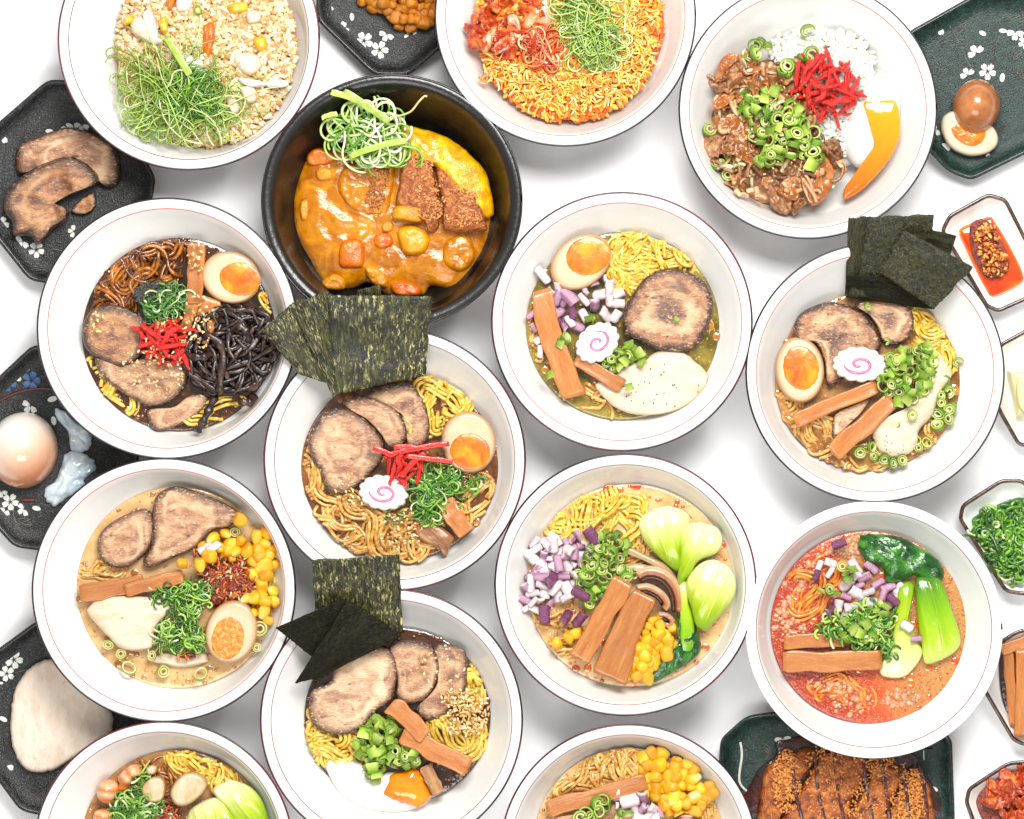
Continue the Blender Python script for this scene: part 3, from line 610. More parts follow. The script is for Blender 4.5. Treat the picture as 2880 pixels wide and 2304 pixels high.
def seeds(label, regs, n, z, hgt=.002, r=5.2, col=((226, 186, 122), (246, 222, 170), (200, 150, 84)), name='sesame_seeds', cat='sesame seeds', m='sesame', zf=None, bias=.5):
    mb = MB(); k = 6; ar = [c*d for _, _, c, d in regs]
    base = np.array([(math.cos(a)*math.sin(p)*.55, math.sin(a)*math.sin(p)*.55, math.cos(p)) for p in np.linspace(.25, 2.9, 4) for a in np.arange(k)/k*6.283])
    f = np.array(grid_faces(4, k)[:, ::-1]).tolist()+[list(range(k)), list(range(3*k, 4*k))[::-1]]
    for _ in range(n):
        a, b, c, d = RND.choices(regs, ar)[0]; t = RND.random()*6.283; u = RND.random()**bias; p = (a+c*u*math.cos(t), b+d*u*math.sin(t))
        zz = (zf(p, u) if zf else z+hgt*RND.random())
        R_ = Matrix.Rotation(RND.random()*6.283, 3, 'Z') @ Matrix.Rotation(math.pi/2+RND.gauss(0, .35), 3, 'X')
        sc = r*U*RND.uniform(.75, 1.2)
        mb.add(base@np.array(R_).T*sc+np.array(at(p, zz)), f, col=np.array(lin(RND.choice(col))[:3])*RND.uniform(.8, 1.1))
    return tag(link(name, mb.mesh(name, MATS[m])), label, cat, None, 'stuff')
def dome(c, rx, ry, z0, h, e=2.): return lambda p, u: z0+h*max(0, 1-((abs(p[0]-c[0])/rx)**2+(abs(p[1]-c[1])/ry)**2))**.5+RND.random()*.003
def grains(label, regs, n, zf, r=11, cols=((206, 160, 104),), name='rice_grains', cat='rice', m='grain', asp=.4, bias=.5):
    return seeds(label, regs, n, 0, r=r, col=cols, name=name, cat=cat, m=m, zf=zf, bias=bias)
def curls(name, n, regs, m, rad, ln, label, cat, group, z=.054, hgt=.008, curl=.35, flat=.5):
    """individual curly strips"""
    s = PL[2]; ar = [c*d for _, _, c, d in regs]
    for _ in range(n):
        a, b, c, d = RND.choices(regs, ar)[0]; t = RND.random()*6.283; u = RND.random()**.6*.9; x, y = a+c*u*math.cos(t), b+d*u*math.sin(t)
        h = RND.random()*6.283; kv = RND.gauss(0, curl); st = 12/s; pth = []; zz = z+RND.random()*hgt
        for i in range(max(5, int(ln*RND.uniform(.5, 1.2)/12))):
            pth.append(at((x, y), zz+.002*math.sin(i*.6))); kv = kv*.93+RND.gauss(0, curl*.35); h += kv; nx, ny = x+math.cos(h)*st, y+math.sin(h)*st
            if not inreg((nx, ny), regs):
                tgt = math.atan2(b-y, a-x); dh = (tgt-h+math.pi) % 6.283-math.pi; h += .7*(1 if dh > 0 else -1); nx, ny = x+math.cos(h)*st, y+math.sin(h)*st
            x, y = nx, ny
        P = spline(np.array(pth), len(pth)*2); c0 = P.mean(0); mb = MB(); tp = np.minimum(1, np.linspace(0, 1, len(P))*5+.3)*np.minimum(1, (1-np.linspace(0, 1, len(P)))*5+.3)
        tp = tp*np.array([1+.7*pn(i*.25, c0[0]*99) for i in range(len(P))])
        sweep(mb, P-c0, rad*U*RND.uniform(.7, 1.3), rad*U*flat, k=6, taper=tp, edge=0)
        tag(link(name, mb.mesh(name, MATS[m]), c0), label, cat, group)
def crumple(name, pts_regs, n, size, m, label, cat, group, z=.052, hgt=.008, amp=.003, asp=.6, th=.0025, pts=None, freq=140):
    """individual crinkled slices"""
    s = PL[2]; ar = [c*d for _, _, c, d in pts_regs]; i = 0
    for q in range(n):
        a, b, c, d = RND.choices(pts_regs, ar)[0]; t = RND.random()*6.283; u = math.sqrt(RND.random())*.92; p = (a+c*u*math.cos(t), b+d*u*math.sin(t))
        k = size/s*RND.uniform(.6, 1.3); rot = RND.random()*360; o = []
        for j in range(9):
            an = j/9*6.283; rr = RND.uniform(.7, 1.15); x, y = math.cos(an)*k*rr, math.sin(an)*k*rr*asp; ra = math.radians(rot)
            o.append((p[0]+x*math.cos(ra)-y*math.sin(ra), p[1]+x*math.sin(ra)+y*math.cos(ra)))
        slab(name, o, z+hgt*RND.random()*(1-.5*u*u), th, m, e=14, N=44, R=10, amp=amp, freq=freq, drop=.002, slope=(RND.gauss(0, .005), RND.gauss(0, .005)), jag=.3,
             axis=(p, (p[0]+math.cos(math.radians(rot)), p[1]+math.sin(math.radians(rot)))), label=label, cat=cat, group=group)

# ------------------------------------------------------------------ plates and small dishes
def poly_lathe(name, poly, rows, m, parent, native=True):
    """rows: (inset towards centre in metres, z); poly in native plan units"""
    W = np.array([wxy(p, .02) for p in poly]); c = W.mean(0)
    ar = (W[:, 0]*np.roll(W[:, 1], -1)-np.roll(W[:, 0], -1)*W[:, 1]).sum()
    if ar < 0: W = W[::-1]
    def inset(dd):                           # offset every side inward by dd, then round the corners
        n = len(W); e = np.roll(W, -1, 0)-W; e /= np.linalg.norm(e, axis=1)[:, None]; nr = np.stack([-e[:, 1], e[:, 0]], 1); Pq = []
        for i in range(n):
            n0, n1 = nr[i-1], nr[i]; k = n0@n1; Pq.append(W[i]+dd*(n0+n1)/(1+k))
        O = []
        for i in range(n):
            a, b, d = Pq[i-1], Pq[i], Pq[(i+1) % n]; la, ld = np.linalg.norm(a-b), np.linalg.norm(d-b); r = min(.007, la*.3, ld*.3)
            p0, p1 = b+(a-b)/la*r, b+(d-b)/ld*r
            for t in (0, .33, .67, 1): O.append((1-t)**2*p0+2*t*(1-t)*b+t*t*p1)
        return np.array(O)
    O = inset(0); N = len(O)
    tn = np.roll(O, -1, 0)-np.roll(O, 1, 0); tn /= np.linalg.norm(tn, axis=1)[:, None]; inn = np.stack([-tn[:, 1], tn[:, 0]], 1)
    V = [np.column_stack([inset(ins)-c, np.full(N, z)]) for ins, z in rows]
    f = grid_faces(len(rows), N).tolist(); f.append([(len(rows)-1)*N+i for i in range(N)][::1]); f.append(list(range(N))[::-1])
    mb = MB(); mb.add(np.concatenate(V), f, edge=0); 
    return link(name, mb.mesh(name, MATS[m]), (c[0], c[1], 0), parent=parent), O, inn, c
def sweep_ring(name, O, z, ra, rb, m, parent):
    mb = MB(); P = np.column_stack([O, np.full(len(O), z)]); P = np.concatenate([P, P[:2]]); sweep(mb, P, ra, rb, k=8, cap=False, edge=0)
    return link(name, mb.mesh(name, MATS[m]), parent=parent)
def plate(label, poly, m='plate_black'):
    poly = [nat(p) for p in poly]; W = np.array([wxy(p, .02) for p in poly]); c = W.mean(0)
    e = empty('plate', (c[0], c[1], 0)); tag(e, label, 'plate', 'octagonal black plates')
    b, O, inn, c = poly_lathe('plate_body', poly, [(.02, 0), (.012, .004), (.001, .0185), (.0, .0200), (.0012, .0205), (.0035, .0200), (.005, .0178), (.011, .0140), (.016, .0128), (.0175, .0128)], m, e)
    sweep_ring('rim_highlight', O+inn*.0022, .0206, .0006, .0004, 'rim_highlight', e)  # lighter ring, paints the highlight line along the plate edge
    return e
def flower(e, c, r, rot=0, m='print_white', half=False, centre=True, petals=5):
    """printed blossom, a thin layer of enamel on the plate (plan units)"""
    z = .0133; mb = MB(); n = 0
    for k in range(petals):
        if half and k > 2: break
        a = rot+k*2*math.pi/petals; ca, sa = math.cos(a), math.sin(a); O = []
        for (u, v) in ((.1, 0), (.3, .2), (.62, .34), (.9, .3), (1.02, .14), (.93, 0), (1.02, -.14), (.9, -.3), (.62, -.34), (.3, -.2)):
            O.append(at((c[0]+(u*ca-v*sa)*r, c[1]+(u*sa+v*ca)*r), z))
        top = np.array(O); k2 = len(O)
        mb.add(np.concatenate([top+np.array((0, 0, .0003)), top-np.array((0, 0, .0008))]), [list(range(k2))[::-1]]+[[i, (i+1) % k2, (i+1) % k2+k2, i+k2] for i in range(k2)], edge=0)
    o = link('printed_blossom', mb.mesh('printed_blossom', MATS[m], False), parent=e)
    if centre and not half:
        mb = MB()
        for k in range(8):
            a = rot+k*.785; sweep(mb, [at((c[0]+math.cos(a)*q*r, c[1]+math.sin(a)*q*r), z+.0004) for q in (.06, .2, .34)], L(r)*.035, .0002, k=4, edge=0)
        link('stamens', mb.mesh('stamens', MATS['print_red']), parent=o)
def petal(e, c, r, rot=0, m='print_white'):
    mb = MB(); O = np.array([at((c[0]+(x*math.cos(rot)-y*math.sin(rot))*r, c[1]+(x*math.sin(rot)+y*math.cos(rot))*r), .0133) for x, y in [(math.cos(a), math.sin(a)*.55) for a in np.arange(10)/10*6.283]])
    mb.add(np.concatenate([O+np.array((0, 0, .0003)), O-np.array((0, 0, .0008))]), [list(range(10))[::-1]]+[[i, (i+1) % 10, (i+1) % 10+10, i+10] for i in range(10)], edge=0)
    link('printed_petal', mb.mesh('printed_petal', MATS[m], False), parent=e)
def twig(e, pts, wd=8, m='print_line', leaf=()):
    mb = MB(); P = spline([at(p, .0134) for p in pts], len(pts)*5); sweep(mb, P, L(wd)*.5, .0003, k=4, edge=0)
    for (c, r, a) in leaf:
        P = [at((c[0]+(x*math.cos(a)-y*math.sin(a))*r, c[1]+(x*math.sin(a)+y*math.cos(a))*r), .0134) for x, y in [(-1, 0), (-.4, .3), (.2, .28), (1, 0), (.2, -.28), (-.4, -.3), (-1, 0)]]
        sweep(mb, spline(P, 30), L(wd)*.4, .0003, k=4, edge=0)
    link('printed_twig', mb.mesh('printed_twig', MATS[m]), parent=e)
def dish(label, poly):
    poly = [nat(p) for p in poly]; W = np.array([wxy(p, .02) for p in poly]); c = W.mean(0)
    e = empty('sauce_dish', (c[0], c[1], 0)); tag(e, label, 'dish', 'small dishes down the right side')
    b, O, inn, c = poly_lathe('dish_body', poly, [(.012, 0), (.006, .004), (.0, .0195), (.0004, .0210), (.0016, .0213), (.003, .0206), (.006, .0165), (.010, .0115), (.014, .0095), (.0152, .0095)], 'dish_white', e)
    sweep_ring('brown_rim', O+inn*.0014, .0212, .0017, .0010, 'dish_rim', e); return e
# ------------------------------------------------------------------ the table
mb = MB(); mb.add([(-2.5, -2.5, 0), (2.5, -2.5, 0), (2.5, 2.5, 0), (-2.5, 2.5, 0)], [[0, 1, 2, 3]]); tag(link('table_top', mb.mesh('table_top', MATS['table'])), kind='structure')

# ------------------------------------------------------------------ plates along the edges
plan(0, 200, .3594)      # seared pork plate, upper left
e = plate('black octagonal blossom plate under two seared pork slices at the upper left', [(375, 65), (600, 75), (1150, 705), (1218, 835), (1195, 1010), (640, 1700), (230, 1640), (-150, 1160), (-150, 520)])
flower(e, (285, 1400), 62, .3); flower(e, (180, 1330), 62, 1, half=True); flower(e, (10, 1200), 62, .1); flower(e, (640, 420), 60, .5, half=True); flower(e, (20, 500), 66, 1.2, half=True); flower(e, (580, 1255), 50, 2, half=True)
petal(e, (160, 348), 48, .1); petal(e, (545, 428), 32, .4); petal(e, (385, 470), 30); petal(e, (500, 445), 22)
twig(e, [(300, 450), (200, 500), (150, 560)], leaf=[((190, 450), 60, 1.9), ((150, 520), 50, .6)], m='print_brown'); twig(e, [(860, 940), (895, 1030)]); twig(e, [(720, 1150), (700, 1230)]); twig(e, [(520, 1300), (640, 1210), (660, 1260)]); twig(e, [(410, 1390), (500, 1410)]); twig(e, [(120, 1420), (240, 1400), (330, 1380)])
slab('pork_slice', [(135, 600), (260, 530), (420, 470), (540, 440), (700, 480), (830, 540), (910, 620), (945, 760), (930, 880), (850, 915), (800, 880), (740, 780), (660, 700), (560, 670), (400, 700), (250, 770), (140, 800)], .016, .012, 'pork', e=6, N=96, amp=.0016, slope=(0, .004), label='large curved seared pork slice at the back of the upper left plate', cat='pork')
slab('pork_slice', [(60, 930), (200, 800), (350, 720), (520, 670), (660, 710), (760, 800), (770, 880), (640, 930), (520, 990), (440, 1050), (540, 1090), (520, 1170), (420, 1240), (360, 1320), (290, 1360), (230, 1290), (110, 1290), (95, 1180), (30, 1080)], .021, .014, 'pork_dark', e=5, N=110, amp=.003, label='browned torn pork slice in front of the larger one on the upper left plate', cat='pork')
slab('pork_slice', [(560, 1090), (640, 1000), (740, 950), (750, 1060), (680, 1120), (600, 1120)], .015, .006, 'pork_dark', amp=.002, label='small dark scrap of pork beside the browned slice on the upper left plate', cat='pork')

plan(0, 950, .3595)      # soft egg plate, left
e = plate('black octagonal plate with coloured blossoms under a soft cooked egg at the left edge', [(250, 60), (420, 55), (1040, 700), (1092, 930), (1060, 1050), (430, 1680), (110, 1640), (-200, 1290), (-200, 480)])
flower(e, (80, 1285), 66, .2); flower(e, (20, 1385), 56, .9); flower(e, (240, 530), 66, 1, half=True, m='print_white'); flower(e, (190, 1340), 56, 1.3, half=True); flower(e, (10, 1200), 50, .4, half=True)
flower(e, (60, 350), 70, .3, m='print_blue'); flower(e, (245, 335), 72, 0, m='print_blue'); petal(e, (130, 300), 50, .9); petal(e, (205, 245), 30, .3, 'print_blue'); petal(e, (285, 1335), 34, .2); petal(e, (420, 650), 36, 1.4); petal(e, (410, 480), 40, -.3)
twig(e, [(-20, 500), (130, 430), (270, 400), (420, 400)], 26, 'print_red'); twig(e, [(150, 480), (150, 570), (190, 600)], m='print_brown', leaf=[((120, 540), 60, 1.4)]); twig(e, [(100, 1340), (130, 1450), (240, 1420)], m='print_line', leaf=[((190, 1440), 60, .4)]); twig(e, [(170, 1270), (270, 1270)], 40, 'print_red')
for i, (pts, h, lb) in enumerate([([(430, 560), (500, 570), (580, 650), (700, 720), (720, 800), (690, 880), (600, 890), (550, 860), (530, 740), (450, 640)], .007, 'thick pale upper blob of loose egg white beside the soft egg'),
                   ([(520, 900), (640, 890), (720, 950), (750, 1030), (660, 1110), (660, 1160), (520, 1260), (420, 1320), (350, 1250), (350, 1180), (430, 1120), (480, 1000)], .008, 'thick pale lower blob of loose egg white beside the soft egg')]):
    slab('egg_white', pts, .0135, h, 'gel', e=2.6, N=90, R=14, amp=.003, freq=130, jag=.08, drop=.001, label=lb, cat='egg white')
slab('soft_egg', ell(180, 880, 275, 300, 10), .016, .040, 'onsen_egg', e=2., N=72, R=16, drop=.002, axis=((300, 1050), (30, 640)), label='whole peeled soft cooked egg on the plate at the left edge', cat='egg')

plan(0, 1730, .3328)     # chicken plate, lower left
e = plate('black octagonal blossom plate under one pale chicken slice at the lower left', [(300, 55), (460, 0), (1180, 600), (1300, 860), (1250, 1000), (420, 1710), (170, 1655), (-200, 1150), (-200, 420)])
flower(e, (118, 378), 76, .1); flower(e, (58, 495), 66, .6); flower(e, (45, 1280), 70, .2, half=True); petal(e, (130, 250), 30, 1.5); petal(e, (28, 880), 36, .5); petal(e, (8, 575), 20)
twig(e, [(120, 490), (230, 460)]); twig(e, [(130, 520), (60, 640), (20, 700)], m='print_brown', leaf=[((110, 560), 50, 1.7)]); twig(e, [(10, 1180), (90, 1100)], m='print_brown', leaf=[((60, 1080), 50, .9)])
slab('chicken_slice', [(400, 372), (520, 400), (680, 520), (850, 700), (950, 830), (955, 930), (930, 1010), (800, 1110), (620, 1210), (480, 1295), (330, 1330), (200, 1290), (120, 1150), (88, 980), (95, 800), (130, 620), (220, 480), (320, 400)], .0155, .007, 'chicken_cold', e=22, N=110, R=18, amp=.0008, freq=90, jag=.02, label='thick round slice of pale cooked chicken on the lower left plate', cat='chicken')

plan(870, 0, .1948)      # corn plate, top
e = plate('black octagonal blossom plate with roasted corn at the top edge', [(100, 290), (930, 1095), (1430, 1095), (2500, 200), (2500, -900), (100, -900)])
for c, r, a in (((450, 430), 125, .2), ((790, 590), 130, .5), ((1015, 720), 128, .1)): flower(e, c, r, a)
flower(e, (1120, 490), 110, .7, half=True); flower(e, (1480, 420), 90, 1, half=True); flower(e, (1670, 740), 95, 2, half=True); petal(e, (290, 115), 64, .4); petal(e, (615, 245), 58, 1.5); petal(e, (1405, 515), 44, -.7)
twig(e, [(890, 470), (920, 560), (1000, 620)]); twig(e, [(1390, 600), (1430, 680), (1480, 700)], m='print_red'); twig(e, [(760, 800), (900, 720)], leaf=[((800, 770), 70, -.5)]); twig(e, [(1500, 850), (1600, 600), (1640, 570)], m='print_brown', leaf=[((1580, 640), 90, -1.2)])
scatter('corn_kernel', CORR, 62, [(1400, -60, 640, 300), (1480, 200, 340, 190)], 20, 'browned roasted corn kernel in the heap on the top edge plate', 'corn', 'roasted corn on the top edge plate', z=.017, hgt=.016, tilt=1.2, dist=1.05)

plan(2530, 0, .3073)     # seasoned egg plate, upper right
e = plate('dark green octagonal blossom plate with two brown eggs at the upper right corner', [(700, -60), (60, 300), (60, 1100), (270, 1390), (440, 1570), (655, 1655), (1500, 1240), (1500, -60)], 'plate_teal')
flower(e, (805, 655), 78, .3); flower(e, (705, 490), 80, 2.9, half=True); flower(e, (370, 240), 80, 1.4, half=True); flower(e, (1060, 290), 80, .4, half=True); flower(e, (1145, 390), 60, .2); flower(e, (625, 690), 70, 3, half=True); flower(e, (835, 1460), 60, 1.6, half=True); flower(e, (345, 1180), 60, 1.4, half=True)
for c, r, a in (((575, 105), 36, .1), ((760, 305), 36, .5), ((945, 283), 36, .1), ((940, 712), 42, 1.7), ((425, 1345), 46, .7), ((770, 1505), 32, .1)): petal(e, c, r, a)
twig(e, [(400, 215), (460, 240), (540, 390), (600, 520), (670, 650)], 8, leaf=[((475, 395), 72, .1), ((560, 260), 70, -.8), ((480, 160), 50, -1.3)]); twig(e, [(670, 560), (665, 640)]); twig(e, [(1139, 130), (1000, 190)], leaf=[((1070, 165), 80, -.2)]); twig(e, [(1139, 460), (1030, 550)], leaf=[((1085, 500), 70, -.8)])
twig(e, [(820, 600), (880, 520)], m='print_brown', leaf=[((850, 560), 50, -1)]); twig(e, [(1070, 620), (1090, 690), (1139, 725)], leaf=[((1100, 670), 60, .9)]); twig(e, [(890, 1370), (890, 1440)]); twig(e, [(900, 1250), (960, 1150)], m='print_brown', leaf=[((930, 1190), 50, -1)])
o = slab('egg_half', [(385, 1090), (430, 1040), (500, 1020), (640, 1060), (800, 1130), (870, 1180), (905, 1270), (880, 1350), (790, 1410), (650, 1430), (520, 1390), (430, 1310), (380, 1190)], .022, .007, 'egg_white_pale', e=14, N=72, drop=.009, tap=.85, slope=(0, .004), label='brown egg half lying cut side up below the whole brown egg', cat='egg')
slab('yolk', [(455, 1150), (500, 1100), (640, 1150), (780, 1180), (775, 1270), (700, 1330), (600, 1320), (500, 1250)], .0285, .0015, 'yolk', e=3.5, amp=.001, freq=260, drop=.003, parent=o)
slab('brown_egg', ell(705, 945, 250, 215, -82, egg=1), .026, .026, 'egg_skin', e=2., N=72, R=16, drop=.012, label='glossy whole brown seasoned egg leaning on an egg half', cat='egg')

plan(1980, 1950, .4174)  # cutlet plate, lower right
e = plate('dark green octagonal plate under a sauced fried cutlet at the lower right', [(100, 440), (112, 305), (285, 150), (480, 122), (1560, 240), (1640, 270), (1672, 330), (1692, 900), (120, 900)], 'plate_teal')
flower(e, (530, 300), 56, .2, half=True); petal(e, (1548, 645), 30, .4); twig(e, [(1480, 385), (1482, 450)], 12, 'print_white'); twig(e, [(245, 330), (255, 420), (240, 600), (330, 690)], 22, 'print_white'); twig(e, [(400, 345), (440, 400), (410, 450)], leaf=[((430, 380), 50, 1)]); twig(e, [(1560, 800), (1620, 760)], leaf=[((1590, 790), 40, -.4)])
slab('cutlet_sauce', [(340, 560), (480, 420), (480, 330), (560, 310), (660, 290), (760, 330), (1380, 400), (1440, 520), (1540, 620), (1550, 860), (340, 860)], .0135, .0016, 'sauce_brown', e=10, N=80, drop=.001, amp=.0003, label='pool of dark brown sauce around the fried cutlet', cat='sauce')
cut = [[(420, 500), (560, 420), (680, 360), (770, 390), (740, 470), (640, 600), (540, 760), (480, 900), (360, 900), (370, 700)],
       [(780, 390), (900, 385), (1090, 410), (1130, 470), (1080, 590), (1000, 720), (930, 900), (520, 900), (600, 720), (700, 550)],
       [(1130, 430), (1260, 470), (1380, 540), (1350, 590), (1250, 720), (1180, 900), (950, 900), (1030, 720), (1110, 560)],
       [(1390, 545), (1490, 590), (1530, 680), (1535, 900), (1190, 900), (1270, 720)]]
for i, (p, lb) in enumerate(zip(cut, ('left end piece of the fried cutlet on the dark green plate', 'wide second piece of the fried cutlet on the dark green plate', 'third piece of the fried cutlet, right of the widest one', 'right end piece of the fried cutlet on the dark green plate'))):
    o = slab('cutlet_piece', p, .0165, .012+.002*(i in (1, 2)), 'katsu_sauce', e=9, N=90, R=16, amp=.0022, freq=230, label=lb, cat='cutlet')
    cx, cy = np.mean(p, 0); s_ = PL[2]
    g = seeds('', [(cx+dx, cy+dy, 120, 110) for dx in (-70, 60) for dy in (-150, 0, 150)] if i in (1, 2) else [(cx, cy-100, 90, 120), (cx, cy+60, 100, 150)], 620, .0284, hgt=.0022, r=5.0, col=((226, 156, 72), (200, 122, 48), (216, 140, 60), (170, 96, 36)), name='breadcrumb_coating', cat=None, m='meat_grain', bias=.55)
    adopt(g, o)
for k, x in enumerate((600, 750, 880, 1070, 1190, 1320, 1440)):
    slab('sauce_stripe', [(x-9, 410+(k in (0,))*60), (x+6, 410+(k > 4)*60), (x+14+k*5, 560), (x+36+k*5, 700), (x+74, 850), (x+52, 850), (x+10+k*5, 700), (x-8+k*4, 560)],   .0302, .0008, 'sauce_stripe', e=4, N=60, amp=.001, freq=200, drop=.004,
        label='dark glossy stripe of sauce drizzled across the fried cutlet', cat='sauce', group='sauce stripes on the cutlet')

# ------------------------------------------------------------------ small dishes along the right edge
plan(2580, 520, .4464)
dish('white dish with brown rim holding red chili paste, topmost at the right edge', [(145, 290), (195, 190), (445, 52), (560, 85), (760, 480), (790, 640), (700, 720), (510, 805), (430, 770), (330, 600)])
slab('chili_oil', [(262, 290), (330, 245), (450, 200), (490, 235), (580, 380), (665, 560), (640, 630), (480, 702), (430, 660), (350, 500), (300, 390)], .0125, .003, 'chili_oil', e=8, N=80, amp=.0002, drop=.004, label='orange chili oil pool in the topmost small dish', cat='chili oil')
slab('chili_paste', [(330, 260), (400, 215), (460, 240), (540, 370), (580, 500), (540, 575), (450, 590), (390, 530), (340, 420)], .015, .008, 'chili', e=3, N=70, R=14, amp=.0022, freq=260, label='mound of dark red chili paste in the topmost small dish', cat='chili paste')
seeds('pale chili seeds over the red paste in the topmost small dish', [(440, 350, 80, 110), (490, 490, 80, 90)], 170, 0, r=8, col=((216, 140, 56), (190, 96, 30), (232, 176, 90), (130, 50, 14)), name='chili_seeds', cat='chili seeds', zf=dome((460, 420), 170, 230, .0165, .007))
dish('white dish with brown rim holding butter, second from the top at the right edge', [(500, 1010), (720, 890), (900, 980), (900, 1500), (720, 1660), (630, 1640), (510, 1430), (440, 1250)])
slab('butter_block', [(565, 1185), (590, 1178), (800, 1150), (830, 1160), (860, 1440), (640, 1462), (620, 1440)], .010, .016, 'butter', e=16, N=80, drop=.002, tap=1.05, slope=(.002, 0), label='pale yellow butter block in the second small dish at the right', cat='butter')
slab('butter_block', [(640, 1215), (860, 1190), (880, 1420), (660, 1430)], .026, .006, 'butter', e=16, N=60, label='smaller butter pat lying on top of the butter block', cat='butter')
plan(2640, 1300, .582)
dish('white dish with brown rim heaped with chopped scallion, right of the red broth bowl', [(95, 275), (110, 205), (300, 82), (400, 80), (560, 200), (640, 480), (560, 600), (420, 645), (320, 630)])
slab('scallion_bed', [(150, 290), (250, 220), (400, 170), (520, 260), (560, 450), (440, 560), (360, 590), (260, 480), (190, 400)], .0105, .012, 'bok_leaf', e=2.5, amp=.002, label='packed base of the chopped scallion heap in the small dish', cat='scallion')
shreds('chopped green scallion heaped in the small dish at the right edge', [(270, 320, 105, 85), (330, 430, 85, 110), (400, 300, 110, 120), (355, 545, 45, 45)], 420, z=.020, r=5, ln=56, curl=.5, hgt=.006, cols=GREENS[:4], flat=.45)
dish('white dish with brown rim holding bamboo shoots, at the right edge', [(240, 900), (385, 805), (560, 800), (680, 900), (700, 1240), (560, 1360), (410, 1372), (355, 1345), (200, 1080)])
slab('soy_marinade', [(300, 900), (400, 840), (560, 850), (640, 1000), (620, 1240), (420, 1320), (360, 1290), (300, 1120)], .0125, .002, 'sauce_brown', e=10, drop=.004, label='thin brown marinade under the bamboo shoots in the small dish', cat='sauce')
stick('broad bamboo shoot lying on top in the small dish at the right edge', (405, 900), (395, 1325), 75, z=.020, th=.008)
stick('bamboo shoot leaning at the left side of the small dish at the right edge', (330, 905), (365, 1270), 50, z=.016, th=.007)
stick('short bamboo shoot across the top end of the small dish', (300, 905), (480, 850), 60, z=.018, th=.007)
dish('white dish with brown rim full of kimchi in the lower right corner', [(125, 1640), (140, 1575), (335, 1445), (480, 1440), (640, 1560), (640, 1800), (520, 1900), (300, 1900), (180, 1790)])
slab('kimchi_juice', [(180, 1640), (250, 1540), (350, 1480), (520, 1500), (600, 1620), (560, 1800), (320, 1850), (230, 1760)], .0125, .004, 'chili', e=8, drop=.004, label='red kimchi juice filling the small dish in the lower right corner', cat='sauce')
crumple('kimchi_piece', [(340, 1640, 110, 120), (400, 1560, 90, 70)], 26, 34, 'kimchi', 'crinkled orange kimchi leaf in the corner dish', 'kimchi', 'kimchi in the corner dish', z=.015, hgt=.010, amp=.004)

# ------------------------------------------------------------------ bowl 1: fried rice (top left)
plan(150, 0, .3525)
bowl('white red lined bowl of fried rice topped with shredded scallion at the top left', (531, 111), 364, (583, 140), 262, line='line_maroon', rim='line_maroon')
RC = ((226, 190, 140), (208, 164, 108), (238, 212, 172), (244, 226, 194), (190, 138, 82), (232, 196, 138))
slab('rice_bed', ell(1220, 380, 725, 790), .044, .020, 'meat_pale', e=3, N=72, R=14, amp=.003, freq=120, label='packed base of the fried rice mound', cat='fried rice')
zf = dome((1220, 380), 760, 830, .046, .020)
grains('brown fried rice grains mounded in the top left bowl', [(1220, 380, 715, 785)], 4400, zf, r=12, cols=RC)
for i, (pts, m, nm, lb) in enumerate([
  ([(620, 170), (700, 130), (790, 260), (840, 350), (770, 350), (640, 270)], 'chicken', 'crab_stick', 'pale crab stick at the upper left of the fried rice'),
  ([(710, 120), (790, 95), (850, 330), (780, 340)], 'egg_soft', 'crab_stick', 'white crab stick beside the paler one in the fried rice'),
  ([(980, 80), (1000, -60), (1110, -60), (1090, 80)], 'egg_soft', 'crab_stick', 'white crab stick piece at the top edge of the fried rice'),
  ([(1200, 200), (1290, 190), (1280, 380), (1240, 470), (1190, 400)], 'carrot', 'carrot_piece', 'long orange carrot piece in the middle of the fried rice'),
  ([(910, -20), (980, -30), (960, 60), (920, 90)], 'carrot', 'carrot_piece', 'short orange carrot piece near the top edge of the fried rice'),
  ([(1590, 310), (1690, 300), (1700, 380), (1640, 410)], 'omelette', 'scrambled_egg', 'small bright yellow egg bit at the right of the fried rice'),
  ([(1390, 40), (1530, 20), (1540, 90), (1420, 110)], 'omelette', 'scrambled_egg', 'wide yellow egg bit at the upper right of the fried rice'),
  ([(840, 180), (900, 130), (920, 240), (880, 280)], 'omelette', 'scrambled_egg', 'yellow egg bit beside the crab sticks in the fried rice'),
  ([(560, 150), (620, 120), (640, 180), (570, 200)], 'omelette', 'scrambled_egg', 'yellow egg bit at the left rim of the fried rice'),
  ([(970, 520), (1040, 430), (1180, 480), (1190, 560), (1060, 580), (980, 560)], 'egg_soft', 'egg_white_piece', 'smooth white egg piece behind the scallion on the fried rice'),
  ([(1440, 440), (1600, 430), (1660, 520), (1580, 600), (1480, 560)], 'chicken', 'shrimp_piece', 'pale shrimp piece at the right of the fried rice'),
  ([(1480, 620), (1640, 640), (1720, 680), (1600, 700), (1500, 670)], 'egg_soft', 'crab_stick', 'white crab shred at the right of the scallion'),
  ([(1700, 650), (1850, 640), (1870, 690), (1720, 700)], 'egg_soft', 'crab_stick', 'white crab shred at the right rim of the fried rice'),
  ([(1490, 700), (1600, 700), (1620, 800), (1540, 820)], 'chicken', 'shrimp_piece', 'pale shrimp piece below the white crab shred'),
  ([(1380, 800), (1450, 760), (1490, 870), (1430, 920)], 'chicken', 'shrimp_piece', 'small pale shrimp piece at the lower right of the scallion'),
  ([(1120, 70), (1170, 50), (1190, 110), (1130, 120)], 'scallion', 'scallion_piece', 'single green scallion chunk at the top of the fried rice'),
  ([(1540, 100), (1640, 90), (1650, 170), (1560, 190)], 'chicken', 'shrimp_piece', 'pale shrimp piece near the upper right of the fried rice')]):
    slab(nm, pts, .066, .007, m, e=4, N=44, amp=.0015, freq=160, drop=.008, jag=.05, label=lb, cat=nm.replace('_', ' '))
